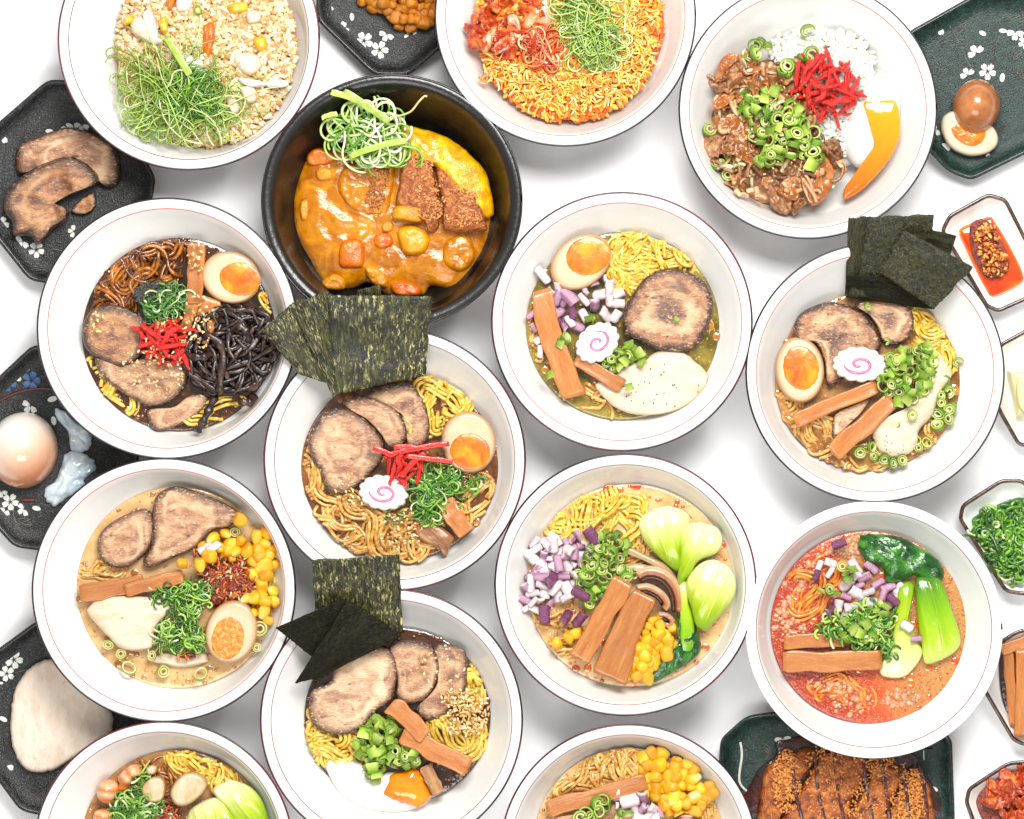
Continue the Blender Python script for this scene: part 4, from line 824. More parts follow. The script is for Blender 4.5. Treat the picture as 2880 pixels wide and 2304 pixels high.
G1 = [(112, 144, 34), (140, 170, 54), (84, 124, 24), (160, 188, 82), (124, 156, 40), (180, 202, 114)]
shreds('pile of fine shredded green scallion on the fried rice', [(1000, 740, 300, 290), (1120, 780, 240, 170), (860, 720, 260, 260), (1000, 900, 430, 220)], 210, z=.070, r=2.0, ln=170, curl=.07, hgt=.014, cols=G1, clip=(1220, 330, 745, 840))
shreds('loose fine scallion threads around the pile on the fried rice', [(1020, 780, 460, 380)], 60, z=.068, r=2.0, ln=230, curl=.07, hgt=.008, cols=G1, bias=.4, steer=.15)
shreds('dense dark heart of the shredded scallion on the fried rice', [(1100, 740, 220, 160)], 110, z=.070, r=2.4, ln=130, curl=.06, hgt=.012, cols=[(70, 128, 14), (96, 150, 20), (56, 110, 16)])
stick('single flat scallion leaf strip standing out of the shredded pile', (900, 300), (1090, 600), 55, z=.082, th=.0012, m='scallion', name='scallion_leaf', cat='scallion')

# ------------------------------------------------------------------ bowl 2: kimchi fried rice (top)
plan(1200, 0, .3618)
bowl('white red lined bowl of orange kimchi fried rice with cheese at the top', (1590, 45), 363, (1601, 70), 272, rim='line_dark')
slab('rice_bed', ell(1110, 180, 735, 760), .044, .020, 'bed_orange', e=3, N=72, R=14, amp=.003, freq=120, label='packed base of the kimchi fried rice mound', cat='fried rice')
zf = dome((1110, 180), 770, 800, .046, .021)
KC = ((240, 150, 40), (228, 112, 26), (250, 176, 66), (206, 88, 20), (252, 196, 104), (238, 136, 36))
grains('orange kimchi fried rice grains mounded in the top bowl', [(1110, 180, 725, 765)], 3600, zf, r=12, cols=KC)
shreds('melted yellow cheese shreds over the kimchi fried rice', [(1100, 640, 520, 240), (1600, 300, 200, 420), (1500, -20, 200, 200), (560, 520, 130, 160)], 1200, z=.0645, r=2.7, ln=36, curl=.14, hgt=.004, cols=[(248, 176, 50), (252, 196, 76), (242, 150, 36), (250, 210, 120), (236, 130, 30)], name='cheese_shreds', cat='cheese')
crumple('kimchi_piece', [(700, 120, 300, 200), (880, 340, 160, 170), (480, 250, 110, 200), (640, 340, 140, 130)], 44, 40, 'kimchi', 'wrinkled red kimchi piece on the left of the orange fried rice', 'kimchi', 'kimchi pieces on the orange fried rice', z=.063, hgt=.010, amp=.004)
for pts, lb in (([(740, 200), (800, 90), (880, -20), (960, -20), (990, 160), (940, 230), (850, 190), (780, 240)], 'large pale cabbage stem of kimchi at the top of the orange fried rice'), ([(420, 320), (480, 240), (540, 220), (530, 300), (480, 400), (430, 400)], 'pale folded kimchi stem at the left rim of the orange fried rice'), ([(620, 130), (700, 110), (740, 260), (720, 330), (660, 300)], 'pinkish pork bit beside the kimchi on the orange fried rice')):
    slab('kimchi_piece', pts, .068, .007, 'shrimp' if 'stem' in lb else 'pork_pale', e=3, N=50, amp=.002, freq=120, drop=.008, axis=(pts[0], pts[3]), label=lb, cat='kimchi')
shreds('fine red kimchi threads in the middle of the orange fried rice', [(900, 380, 130, 170)], 110, z=.070, r=3.2, ln=90, curl=.12, hgt=.008, cols=[(214, 70, 24), (230, 104, 40), (190, 50, 14), (238, 140, 70)], name='kimchi_threads', cat='kimchi')
shreds('pile of fine shredded scallion on the orange kimchi fried rice', [(1180, 60, 190, 190), (1250, 220, 190, 170), (1350, 380, 200, 120)], 240, z=.070, r=1.9, ln=170, curl=.05, hgt=.012, cols=G1)
shreds('loose scallion threads trailing over the orange fried rice', [(1280, 280, 300, 260), (1450, 100, 150, 200)], 60, z=.068, r=2.2, ln=220, curl=.07, hgt=.008, cols=[(196, 214, 120), (150, 186, 60), (222, 230, 170)])

# ------------------------------------------------------------------ bowl 3: beef over rice (top right)
plan(1900, 0, .3942)
bowl('white red lined bowl of beef over rice with red ginger at the top right', (2272, 309), 359, (2270, 335), 255, zs=.040, rim='line_dark', deep=True)
slab('white_rice', [(700, 340), (830, 240), (980, 200), (1150, 250), (1330, 400), (1430, 520), (1560, 660), (1500, 900), (1300, 1150), (1000, 1200), (800, 900), (700, 600)], .036, .018, 'egg_soft', e=3, N=80, R=14, amp=.002, freq=120, drop=.014, label='packed base of the white rice mound beside the beef', cat='rice')
zf = dome((1080, 640), 480, 520, .040, .016)
grains('white rice grains showing behind the red ginger', [(1080, 420, 330, 210), (850, 350, 180, 120), (1150, 900, 200, 240), (1250, 560, 160, 160)], 1500, zf, r=12, cols=((226, 224, 214), (220, 216, 202), (230, 228, 222), (210, 206, 188)))
slab('beef_bed', ell(700, 950, 480, 540, 20), .036, .018, 'beef', e=3, N=72, R=14, amp=.004, freq=120, drop=.012, label='dense base of the simmered beef pile', cat='beef')
BF = [(640, 560, 340, 140), (420, 700, 200, 260), (380, 1080, 180, 200), (620, 1330, 260, 120), (900, 1330, 240, 150), (1000, 1180, 200, 190), (700, 900, 320, 340), (950, 700, 100, 120)]
crumple('beef_slice', BF, 90, 42, 'beef', 'thin crinkled slice of simmered beef on the rice bowl', 'beef', 'simmered beef slices on the rice bowl', z=.053, hgt=.012, amp=.006, freq=170, th=.002)
shreds('fine torn shreds of simmered beef over the slices', BF, 190, z=.060, r=7, ln=62, curl=.22, hgt=.010, flat=.3, cols=[(150, 100, 58), (184, 132, 86), (110, 68, 40), (206, 160, 118)], name='beef_shreds', cat='beef', m='meat_grain')
for pts, lb in (([(280, 640), (300, 480), (350, 400), (430, 385), (450, 420), (380, 470), (350, 560), (340, 660)], 'curved brown onion slice at the upper left rim of the beef bowl'), ([(420, 1110), (430, 1010), (490, 900), (540, 1000), (590, 1090), (640, 1220), (620, 1260), (520, 1170)], 'broad amber onion slice at the left of the beef bowl'), ([(540, 540), (600, 510), (660, 560), (680, 640), (600, 640), (550, 600)], 'rounded amber onion slice at the top of the beef pile'), ([(280, 830), (330, 815), (470, 860), (490, 930), (400, 960), (300, 920)], 'flat amber onion slice at the left rim of the beef bowl'), ([(960, 1180), (1040, 1110), (1120, 1180), (1130, 1290), (1080, 1400), (980, 1470), (940, 1380), (1000, 1280)], 'large translucent onion slice at the lower right of the beef'), ([(700, 1330), (800, 1290), (880, 1340), (860, 1430), (760, 1400)], 'small translucent onion slice at the bottom of the beef pile'), ([(480, 490), (620, 470), (740, 500), (730, 540), (600, 510), (500, 540)], 'thin arched onion slice at the top of the beef pile'), ([(300, 690), (400, 640), (420, 700), (320, 780), (260, 760)], 'brown onion slice under the arched one at the left rim')):
    slab('onion_slice', pts, .0635, .0018, 'beef_onion', e=10, N=56, amp=.004, freq=120, drop=.006, axis=(pts[0], pts[3]), slope=(RND.gauss(0, .003), RND.gauss(0, .003)), label=lb, cat='onion')
slab('poached_egg', [(1200, 850), (1280, 760), (1330, 600), (1420, 530), (1530, 540), (1600, 640), (1590, 900), (1500, 1150), (1380, 1230), (1250, 1160), (1180, 1020)], .046, .016, 'egg_soft', e=2.6, N=80, R=14, amp=.001, drop=.010, label='soft white poached egg on the beef rice bowl', cat='egg')
slab('egg_yolk', [(1340, 735), (1450, 718), (1560, 725), (1592, 800), (1600, 920), (1585, 1010), (1530, 1130), (1420, 1270), (1310, 1370), (1200, 1425), (1215, 1330), (1320, 1225), (1400, 1110), (1410, 960), (1380, 840)], .0575, .0042, 'yolk_drip', e=2.4, N=96, R=10, jag=.02, amp=.0005, drop=.012, axis=((1450, 720), (1200, 1420)), slope=(.003, .0045), label='runny orange egg yolk flowing down the poached egg', cat='egg yolk')
scatter('ginger_strip', GIN, 60, [(1080, 620, 220, 140), (1130, 740, 110, 100), (1010, 480, 90, 80), (900, 540, 60, 50)], 36, 'red pickled ginger strip on the beef rice bowl', 'ginger', 'red ginger strips on the beef rice bowl', z=.064, hgt=.016, tilt=.35, dist=.5)
scatter('scallion_ring', RING+CHNK, 62, [(740, 900, 200, 190), (600, 720, 150, 120), (820, 1000, 220, 130), (680, 1130, 110, 60), (980, 1130, 70, 60)], 20, 'chopped scallion piece on the simmered beef', 'scallion', 'scallions on the simmered beef', z=.068, hgt=.010, tilt=.7, dist=1.05)
scatter('scallion_ring', RING, 12, [(560, 350, 80, 60), (660, 310, 60, 50), (930, 270, 40, 60), (940, 400, 50, 50), (790, 480, 50, 70)], 21, 'scallion ring at the top edge of the beef and rice', 'scallion', 'scallions at the top edge of the beef and rice', z=.064, hgt=.006, tilt=.6)
scatter('scallion_ring', RING, 6, [(230, 930, 30, 30), (370, 1190, 90, 60)], 20, 'scallion ring at the left rim of the beef bowl', 'scallion', 'scallions at the left rim of the beef bowl', z=.058, hgt=.004, tilt=.5)
seeds('sesame seeds sprinkled over the simmered beef', [(720, 1000, 350, 420)], 60, .073, r=4.5)

# ------------------------------------------------------------------ bowl 4: black curry bowl
plan(720, 180, .4406)
bowl('black bowl of cutlet curry with omelette in the upper middle', (1102, 567), 363, (1104, 590), 270, zs=.036, black=True, ry=354, rim='black_glaze', deep=True)
slab('curry_sauce', [(235, 900), (270, 720), (320, 580), (370, 535), (520, 545), (700, 560), (1000, 560), (1300, 700), (1480, 860), (1500, 1050), (1440, 1250), (1300, 1440), (1120, 1420), (1060, 1480), (850, 1480), (720, 1400), (600, 1440), (420, 1420), (340, 1260), (260, 1100)], .034, .015, 'curry', e=6, N=110, R=24, amp=.0026, freq=80, drop=.014, label='thick golden brown curry sauce in the black bowl', cat='curry')
slab('omelette', [(800, 420), (900, 375), (1020, 405), (1180, 450), (1300, 520), (1400, 610), (1470, 700), (1505, 830), (1515, 960), (1430, 980), (1340, 870), (1210, 740), (1130, 650), (1000, 600), (850, 560)], .047, .017, 'omelette', e=3.0, N=96, R=14, amp=.0026, freq=80, drop=.018, jag=.03, label='bright yellow omelette along the right rim of the black bowl', cat='omelette')
KP = [([(860, 640), (900, 600), (860, 940), (780, 980), (640, 960), (520, 820), (560, 660), (720, 610)], 'left piece of fried cutlet mostly under curry sauce'),
      ([(935, 610), (975, 580), (1060, 620), (1130, 680), (1150, 780), (1170, 900), (1165, 1050), (1100, 1075), (1060, 960), (900, 910), (915, 760)], 'middle piece of fried cutlet in the black curry bowl'),
      ([(1150, 660), (1230, 690), (1300, 740), (1380, 810), (1440, 920), (1475, 1040), (1440, 1070), (1210, 1065), (1190, 900), (1165, 780)], 'right piece of fried cutlet against the omelette')]
for i, (p, lb) in enumerate(KP):
    o = slab('cutlet_piece', p, .043+.008*(i > 0), .009+.003*(i > 0), 'katsu' if i else 'curry', e=12, N=80, R=16, amp=.0018, freq=240, drop=.012, slope=(-.001, .001), label=lb, cat='cutlet')
    cx, cy = np.mean(p, 0)
    if not i:
        g = seeds('', [(790, 720, 60, 90), (760, 850, 60, 80)], 260, .0515, hgt=.002, r=4.6, col=((190, 116, 58), (160, 90, 40), (206, 140, 76)), name='breadcrumb_coating', cat=None, m='meat_grain', bias=.5); adopt(g, o)
    if i:
        g = seeds('', [(cx, cy-150, 80, 90), (cx+20, cy, 100, 100), (cx+60, cy+120, 80, 70)] if i == 1 else [(cx-60, cy-110, 70, 80), (cx, cy-10, 110, 70), (cx+30, cy+110, 120, 60)], 900, .0612, hgt=.0022, r=4.6, col=((204, 128, 64), (178, 104, 48), (222, 156, 90), (150, 82, 36)), name='breadcrumb_coating', cat=None, m='meat_grain', bias=.5)
        adopt(g, o)
slab('curry_coat', [(880, 930), (920, 900), (1040, 910), (1060, 960), (1050, 1010), (950, 1000), (870, 985)], .058, .006, 'curry_cube', e=4, N=60, amp=.001, drop=.006, label='orange curry drip over the lower end of the middle cutlet piece', cat='curry')
for pts, z, h, m, nm, lb in (([(905, 1060), (990, 1030), (1080, 1065), (1110, 1130), (1070, 1210), (960, 1220), (915, 1150)], .050, .011, 'potato', 'potato_cube', 'bright yellow potato cube in the middle of the curry'),
    ([(540, 1150), (620, 1110), (690, 1140), (690, 1290), (620, 1310), (530, 1290)], .047, .010, 'carrot', 'carrot_chunk', 'orange carrot chunk at the lower left of the curry'),
    ([(330, 580), (400, 540), (520, 590), (480, 640), (340, 650)], .044, .009, 'carrot', 'carrot_chunk', 'orange carrot chunk at the upper left rim of the curry'),
    ([(380, 690), (430, 660), (490, 680), (480, 740), (400, 745)], .046, .008, 'curry_cube', 'potato_cube', 'small sauce covered potato cube at the upper left of the curry'),
    ([(760, 1090), (850, 1080), (880, 1150), (800, 1190), (750, 1150)], .046, .009, 'carrot', 'carrot_chunk', 'sauce covered carrot chunk left of the potato cube'),
    ([(800, 1030), (840, 1000), (880, 1020), (870, 1070), (815, 1075)], .047, .008, 'curry_cube', 'potato_cube', 'small potato cube beside the middle cutlet piece'),
    ([(280, 900), (310, 860), (340, 880), (330, 1000), (290, 1000)], .043, .008, 'curry_cube', 'onion_wedge', 'pale onion wedge at the left rim of the curry'),
    ([(690, 1300), (760, 1290), (840, 1370), (830, 1430), (740, 1400)], .046, .009, 'curry_cube', 'potato_cube', 'potato cube at the bottom of the curry'),
    ([(860, 1410), (960, 1390), (1050, 1430), (1040, 1480), (900, 1480)], .046, .009, 'carrot', 'carrot_chunk', 'orange carrot chunk at the bottom rim of the curry'),
    ([(420, 1390), (500, 1340), (570, 1380), (560, 1440), (450, 1440)], .045, .008, 'curry_cube', 'potato_cube', 'potato cube at the lower left rim of the curry'),
    ([(1230, 1110), (1330, 1090), (1390, 1150), (1390, 1260), (1300, 1330), (1200, 1280), (1190, 1180)], .046, .009, 'curry', 'meat_chunk', 'sauce covered meat chunk at the lower right of the curry')):
    slab(nm, pts, z-.003, h, m, e=7, N=56, amp=.0014, freq=150, drop=.010, label=lb, cat=nm.split('_')[0])
G4 = [(150, 190, 80), (120, 176, 50), (206, 220, 160), (228, 232, 198), (96, 150, 40), (176, 206, 110)]
shreds('tangle of white and green scallion strips on the curry', [(720, 450, 200, 150), (820, 530, 180, 90), (680, 400, 190, 110)], 100, z=.062, r=3.8, ln=180, curl=.06, hgt=.016, cols=G4, flat=.25, steer=.2)
for p0, p1, wd, lb in (((480, 180), (700, 260), 40, 'long flat scallion leaf pointing to the upper left on the curry'), ((560, 175), (850, 370), 46, 'broad green scallion leaf across the top of the curry'), ((600, 590), (960, 490), 40, 'white scallion strip below the green tangle on the curry'), ((420, 350), (520, 320), 30, 'short green scallion tip at the left of the tangle on the curry')):
    stick(lb, p0, p1, wd, z=.078, th=.0012, m='scallion', name='scallion_leaf', cat='scallion', bow=.08)
mb = MB(); P = spline([at(p, z) for p, z in (((900, 335), .074), ((985, 305), .077), ((1040, 240), .079), ((1075, 206), .078), ((1092, 209), .078))], 30); c0 = P.mean(0); sweep(mb, P-c0, 3.2*U, 2*U, k=5, col=lin((186, 178, 116))[:3])
tag(link('scallion_thread', mb.mesh('scallion_thread', MATS['shred']), c0), 'single thin pale scallion thread curling out over the black bowl wall', 'scallion')
# ------------------------------------------------------------------ bowl 5: black mushroom ramen (left)
plan(90, 540, .4406)
bowl('white red lined bowl of dark ramen with wood ear mushrooms at the left', (471, 924), 363, (503, 941), 272, rim='line_dark')
broth('dark brown broth in the wood ear mushroom ramen', (503, 941), 272, 272, 'broth_dark')
noodles('dark sauce coated noodles at the top of the wood ear ramen', [(700, 500, 300, 170), (560, 620, 170, 130), (880, 380, 160, 80)], 70, 'noodle_dark', z=.051, hgt=.008, wav=1.5, ln=220)
noodles('pale noodles showing at the lower rim of the wood ear ramen', [(420, 1170, 90, 130), (560, 1330, 160, 80), (1180, 1390, 280, 100), (1500, 760, 50, 150)], 44, 'noodle_yellow', z=.049, hgt=.004, ln=260, wav=.7)
slab('garlic_oil', [(650, 620), (720, 570), (830, 560), (850, 640), (820, 700), (720, 740), (640, 700)], .0575, .003, 'garlic_oil', e=7, amp=.002, freq=200, N=70, jag=.3, label='black garlic oil patch on the wood ear ramen', cat='garlic oil')
slab('pork_slice', [(740, 1390), (900, 1370), (1000, 1300), (1060, 1290), (1130, 1300), (1110, 1370), (1000, 1460), (880, 1510), (790, 1525), (745, 1470)], .050, .006, 'pork', e=9, amp=.0008, slope=(0, .002), label='lowest pork slice at the bottom rim of the wood ear ramen', cat='pork')
slab('pork_slice', [(410, 1060), (550, 1110), (700, 1060), (830, 1050), (970, 1090), (1000, 1170), (960, 1270), (880, 1340), (760, 1370), (640, 1320), (520, 1240), (430, 1150)], .053, .006, 'pork', e=9, amp=.0009, slope=(0, .003), label='middle pork slice covered with sesame in the wood ear ramen', cat='pork')
slab('pork_slice', [(320, 900), (345, 800), (420, 735), (560, 725), (700, 790), (745, 870), (725, 960), (700, 1040), (620, 1110), (540, 1120), (430, 1070), (345, 1000)], .056, .006, 'pork_dark', e=9, amp=.0009, slope=(0, .003), label='dark glazed pork slice at the left rim of the wood ear ramen', cat='pork')
stick('long upright bamboo shoot at the top of the wood ear ramen', (1048, 325), (1035, 720), 112, z=.055, th=.008, w1=105)
stick('bamboo shoot continuing below the upright one beside the scallion', (1040, 640), (985, 870), 105, z=.056, th=.006, w1=70)
stick('wide curled bamboo shoot under the egg half in the wood ear ramen', (1150, 680), (1060, 960), 140, z=.055, th=.008, bow=.15)
egg('egg half with a jammy orange yolk at the upper right of the wood ear ramen', (1290, 555), 192, 165, 20, (1328, 555), 132, 106, 12, z=.056)
slab('mushroom_bed', ell(1260, 1010, 290, 270, 30), .046, .007, 'woodear', e=3, amp=.002, label='dense dark base of the wood ear mushroom pile', cat='mushroom')
curls('wood_ear_strip', 84, [(1250, 1020, 290, 270), (1340, 860, 180, 120)], 'woodear', 6.2, 320, 'glossy dark strip of wood ear mushroom in the left ramen', 'mushroom', 'wood ear mushroom strips', z=.052, hgt=.013, curl=.13, flat=.35)
for pts, lb in (([(1060, 890), (1130, 920), (1190, 960), (1220, 1040), (1210, 1150), (1200, 1260), (1215, 1280)], 'thick brown wood ear strip running down the middle of the pile'), ([(1240, 880), (1320, 860), (1370, 900), (1390, 980)], 'arched wood ear strip at the upper right of the pile'), ([(950, 1030), (1040, 1055), (1110, 1050), (1150, 1010)], 'short wood ear strip curling toward the red ginger'), ([(1170, 1300), (1130, 1390), (1080, 1490), (1050, 1530)], 'stray wood ear strip hanging over the bottom rim of noodles'), ([(1290, 1300), (1340, 1340), (1400, 1340), (1420, 1290)], 'looped wood ear strip at the lower right rim')):
    mb = MB(); P = spline([at(p, .067-.008*(i in (0, len(pts)-1))) for i, p in enumerate(pts)], 36); c0 = P.mean(0); sweep(mb, P-c0, 11*U, 5*U, k=8, taper=[.5]+[1+.25*math.sin(i*.7) for i in range(34)]+[.5], edge=0)
    tag(link('wood_ear_strip', mb.mesh('wood_ear_strip', MATS['woodear']), c0), lb, 'mushroom')
shreds('chopped dark green scallion in the middle of the wood ear ramen', [(820, 740, 110, 90), (900, 690, 80, 90)], 150, z=.060, r=3.0, ln=66, curl=.3, hgt=.008, cols=[(56, 108, 32), (84, 136, 46), (42, 84, 26)])
scatter('ginger_strip', GIN, 36, [(850, 950, 130, 110), (770, 920, 80, 60), (900, 1010, 70, 80)], 35, 'red pickled ginger strip on the wood ear ramen', 'ginger', 'red ginger strips on the wood ear ramen', z=.064, hgt=.010, tilt=.3, dist=.55)
for p, a in (((770, 1105), 1), ((940, 830), 2), ((710, 1000), .2)): pass
seeds('sesame seeds sprinkled on the pork and ginger of the wood ear ramen', [(760, 1140, 220, 150), (850, 930, 130, 130), (1060, 830, 110, 170), (1050, 420, 60, 100), (430, 830, 90, 80)], 260, .0665, hgt=.003, r=5.5)

# ------------------------------------------------------------------ bowl 6: soy ramen with nori fan (middle)
plan(720, 780, .5101)
bowl('white red lined bowl of soy ramen with a large nori fan in the middle', (1110, 1293), 364, (1124, 1314), 275, line='line_brown', rim='line_maroon')
broth('brown soy broth in the middle ramen with the nori fan', (1124, 1314), 277, 262, 'broth_soy')
noodles('noodles at the upper right of the nori fan ramen', [(1030, 690, 160, 120), (930, 760, 90, 110)], 46, 'noodle_yellow', z=.050, hgt=.006, ln=260)
noodles('noodles in brown broth around the lower half of the nori fan ramen', [(320, 1080, 80, 190), (500, 1330, 180, 130), (700, 1420, 260, 110), (900, 1420, 130, 90), (1190, 1210, 120, 110), (330, 780, 50, 110)], 110, 'noodle_pale', z=.0485, hgt=.006, ln=280)
slab('pork_slice', [(570, 660), (700, 600), (850, 590), (920, 680), (960, 800), (950, 900), (900, 940), (840, 930), (830, 800), (760, 720), (650, 670)], .053, .006, 'pork', e=9, amp=.0008, slope=(.002, .002), label='right pork slice under the nori fan in the middle ramen', cat='pork')
slab('pork_slice', [(480, 690), (560, 655), (680, 680), (780, 740), (830, 830), (820, 920), (740, 945), (690, 870), (600, 780), (520, 735)], .056, .006, 'pork', e=9, amp=.0008, slope=(.001, .002), label='narrow middle pork slice between two others in the middle ramen', cat='pork')
slab('pork_slice', [(360, 750), (480, 722), (600, 780), (690, 880), (710, 980), (640, 1080), (560, 1160), (480, 1200), (390, 1180), (355, 1080), (300, 980), (290, 880)], .056, .007, 'pork', e=9, N=80, amp=.0012, slope=(0, .002), label='large pork slice at the left of the middle ramen', cat='pork')
NF = 'nori sheets fanned over the middle ramen'
nori('small nori sheet peeking up behind the fan in the middle ramen', [(560, 70), (690, 38), (700, 320), (560, 320)], (.080, .081, .070, .070))
nori('leftmost nori sheet of the fan in the middle ramen, tip pointing left', [(32, 292), (240, 110), (430, 600), (235, 535)], (.083, .084, .072, .082))
nori('second nori sheet of the fan with diagonal pale streaks, over the leftmost', [(190, 150), (400, 72), (560, 615), (420, 655)], (.0880, .0880, .071, .076))
nori('widest nori sheet at the right of the fan in the middle ramen', [(390, 95), (967, 106), (935, 545), (440, 645)], (.093, .094, .075, .079), curve=.003)
egg('egg half with split orange yolk at the right of the middle ramen', (1175, 930), 172, 150, 80, (1180, 962), 112, 100, 15, z=.054)
scatter('ginger_strip', GIN, 16, [(830, 1020, 90, 60), (790, 1050, 70, 60)], 35, 'red pickled ginger strip in the pile on the middle ramen', 'ginger', 'red ginger strips on the middle ramen', z=.066, hgt=.008, tilt=.3, dist=.6)
for p0, p1, w_, lb in (((645, 940), (760, 985), 30, 'red ginger strip pointing left over the pork of the middle ramen'), ((740, 975), (1065, 918), 30, 'long red ginger strip reaching up over the egg'), ((830, 985), (1085, 1018), 28, 'red ginger strip lying across the lower egg edge'), ((800, 1100), (930, 970), 32, 'red ginger strip lying diagonally in the middle ramen'), ((760, 940), (900, 950), 30, 'red ginger strip at the top of the pile in the middle ramen')):
    stick(lb, p0, p1, w_, z=.070, th=.004, m='ginger', name='ginger_strip', cat='ginger', bow=.06)
shreds('chopped green scallion heap beside the fish cake in the middle ramen', [(965, 1140, 120, 120), (960, 1260, 80, 90), (1040, 1130, 70, 80)], 340, z=.057, r=2.9, ln=66, curl=.3, hgt=.011, cols=GREENS[:5])
shreds('loose pale scallion bits in the broth of the middle ramen', [(800, 1290, 90, 50), (1160, 1130, 90, 60)], 22, z=.056, r=4, ln=70, curl=.3, hgt=.004)
naruto('white fish cake with a pink swirl on the middle ramen', (703, 1187), 138, 98, 8, z=.061, slope=(0, .001))
stick('short thick bamboo shoot at the lower right of the middle ramen', (1035, 1235), (1165, 1410), 105, z=.054, th=.010, w1=110)
slab('bamboo_shoot', [(860, 1340), (930, 1320), (1000, 1360), (1090, 1430), (1070, 1480), (1045, 1540), (1000, 1490), (890, 1440)], .053, .006, 'menma_grey', e=6, amp=.001, axis=((880, 1340), (1060, 1500)), label='pale flat bamboo shoot at the bottom rim of the middle ramen', cat='bamboo shoot')
seeds('sesame seeds sprinkled on the noodles of the middle ramen', [(800, 1400, 120, 120), (490, 1140, 60, 110), (540, 1230, 60, 60)], 150, .058, hgt=.004, r=5)

# ------------------------------------------------------------------ bowl 7: clear salt ramen
plan(1370, 530, .4406)
bowl('white red lined bowl of clear ramen with red onion right of the black bowl', (1749, 905), 363, (1751, 917), 270, rim='line_maroon', ry=360)
broth('clear olive broth in the red onion ramen', (1751, 917), 272, 264, 'broth_clear')
noodles('yellow noodles at the top of the clear red onion ramen', [(1050, 430, 250, 150), (900, 520, 100, 150), (1180, 450, 130, 110)], 84, 'noodle_yellow', z=.050, hgt=.007, ln=300, wav=1.2)
noodles('noodles sunk in the lower rim of the clear ramen', [(640, 1370, 160, 80), (1440, 900, 50, 180), (300, 960, 50, 190)], 26, 'noodle_pale', z=.0475, hgt=.003, ln=220)
slab('chicken_slice', [(690, 1250), (790, 1190), (860, 1140), (1000, 1090), (1100, 1040), (1250, 1050), (1320, 1100), (1405, 1180), (1390, 1270), (1280, 1380), (1120, 1440), (950, 1445), (820, 1400), (730, 1320)], .053, .005, 'chicken', e=16, N=90, amp=.0005, jag=.012, label='smooth pale chicken slice with pepper at the bottom of the clear ramen', cat='chicken')
seeds('pepper specks on the chicken and egg of the clear ramen', [(1100, 1260, 260, 150), (560, 560, 130, 60)], 34, .0592, hgt=.0002, r=2.8, col=((40, 32, 24), (80, 62, 40)), name='pepper_specks', cat='pepper')
slab('pork_roll_slice', [(868, 880), (880, 760), (950, 640), (1020, 560), (1120, 515), (1220, 515), (1340, 560), (1420, 640), (1445, 760), (1410, 890), (1350, 1000), (1250, 1045), (1100, 1035), (960, 975), (885, 940)], .056, .008, 'pork_roll', e=10, N=90, R=14, amp=.0011, slope=(0, .002), label='round rolled pork slice with charred rim in the clear ramen', cat='pork')
egg('egg half with orange yolk at the upper left of the clear ramen', (618, 455), 212, 160, -38, (645, 432), 142, 122, -20, z=.057, m='egg_white')
scatter('onion_piece', ONI+ONI+ONP[:1], 30, [(560, 700, 180, 120), (720, 670, 120, 100), (500, 820, 90, 110), (780, 760, 80, 80), (400, 580, 60, 60)], 25.62, 'diced red onion piece in the clear ramen', 'onion', 'diced red onion in the clear ramen', z=.054, hgt=.010, tilt=.5, dist=1.2)
stick('long bamboo shoot down the left side of the clear ramen', (350, 650), (560, 1330), 135, z=.054, th=.008, bow=-.25, w1=165)
stick('shorter bamboo shoot beside the fish cake in the clear ramen', (560, 1095), (865, 1265), 88, z=.056, th=.007, w1=100)
naruto('white fish cake with a pink swirl on the clear ramen', (704, 985), 152, 118, -38, z=.062, flip=-1)
scatter('scallion_ring', RING+CHNK, 24, [(880, 1050, 120, 60), (830, 1100, 100, 60), (980, 1080, 60, 50), (670, 820, 40, 30), (490, 980, 30, 30)], 16.2, 'green scallion piece beside the fish cake of the clear ramen', 'scallion', 'scallions in the clear ramen', z=.058, hgt=.008, tilt=.6, dist=1.1)
scatter('scallion_ring', CHNK, 3, None, 14, 'single scallion bit lying on the pork, bamboo tip or rim of the clear ramen', 'scallion', 'stray scallion bits of the clear ramen', z=.0655, tilt=.3, pts=[(1205, 840), (905, 1268), (390, 1190)])
scatter('onion_piece', ONI, 5, None, 18.3, 'small pale onion piece at the left rim of the clear ramen', 'onion', 'onion pieces at the left rim of the clear ramen', z=.053, tilt=.4, pts=[(285, 805), (330, 960), (340, 1040), (950, 690), (300, 890)])

# ------------------------------------------------------------------ bowl 8: ramen with nori, right
plan(2090, 590, .481)
bowl('white red lined bowl of ramen with upright nori at the right', (2461, 1049), 360, (2440, 1073), 260, rim='line_dark')
broth('brown broth in the right hand nori ramen', (2440, 1073), 260, 250, 'broth_tan')
noodles('noodles at the upper right rim of the right hand nori ramen', [(1090, 690, 130, 120), (1180, 800, 70, 130)], 46, 'noodle_yellow', z=.050, hgt=.006, ln=240)
noodles('noodles at the lower rim of the right hand nori ramen', [(420, 1300, 130, 80), (270, 1150, 60, 60), (1130, 1300, 80, 100), (700, 1450, 160, 50)], 44, 'noodle_pale', z=.049, hgt=.004, ln=220)
slab('pork_slice', [(650, 560), (750, 520), (880, 530), (970, 570), (1000, 650), (980, 730), (920, 790), (820, 780), (780, 690), (720, 610)], .053, .006, 'pork_roll', e=9, amp=.0009, label='pork slice tucked under the nori in the right hand ramen', cat='pork')
slab('pork_slice', [(290, 700), (330, 610), (420, 560), (520, 538), (680, 590), (790, 730), (800, 820), (700, 900), (560, 1010), (490, 1030), (470, 880), (420, 780), (320, 760)], .055, .007, 'pork_roll', e=8, N=80, amp=.0015, slope=(0, .003), label='large folded pork slice behind the fish cake in the right hand ramen', cat='pork')
nori('tall nori strip at the left of the right hand ramen stack', [(615, 48), (745, 40), (720, 515), (595, 505)], (.082, .084, .060, .060), m='nori_plain')
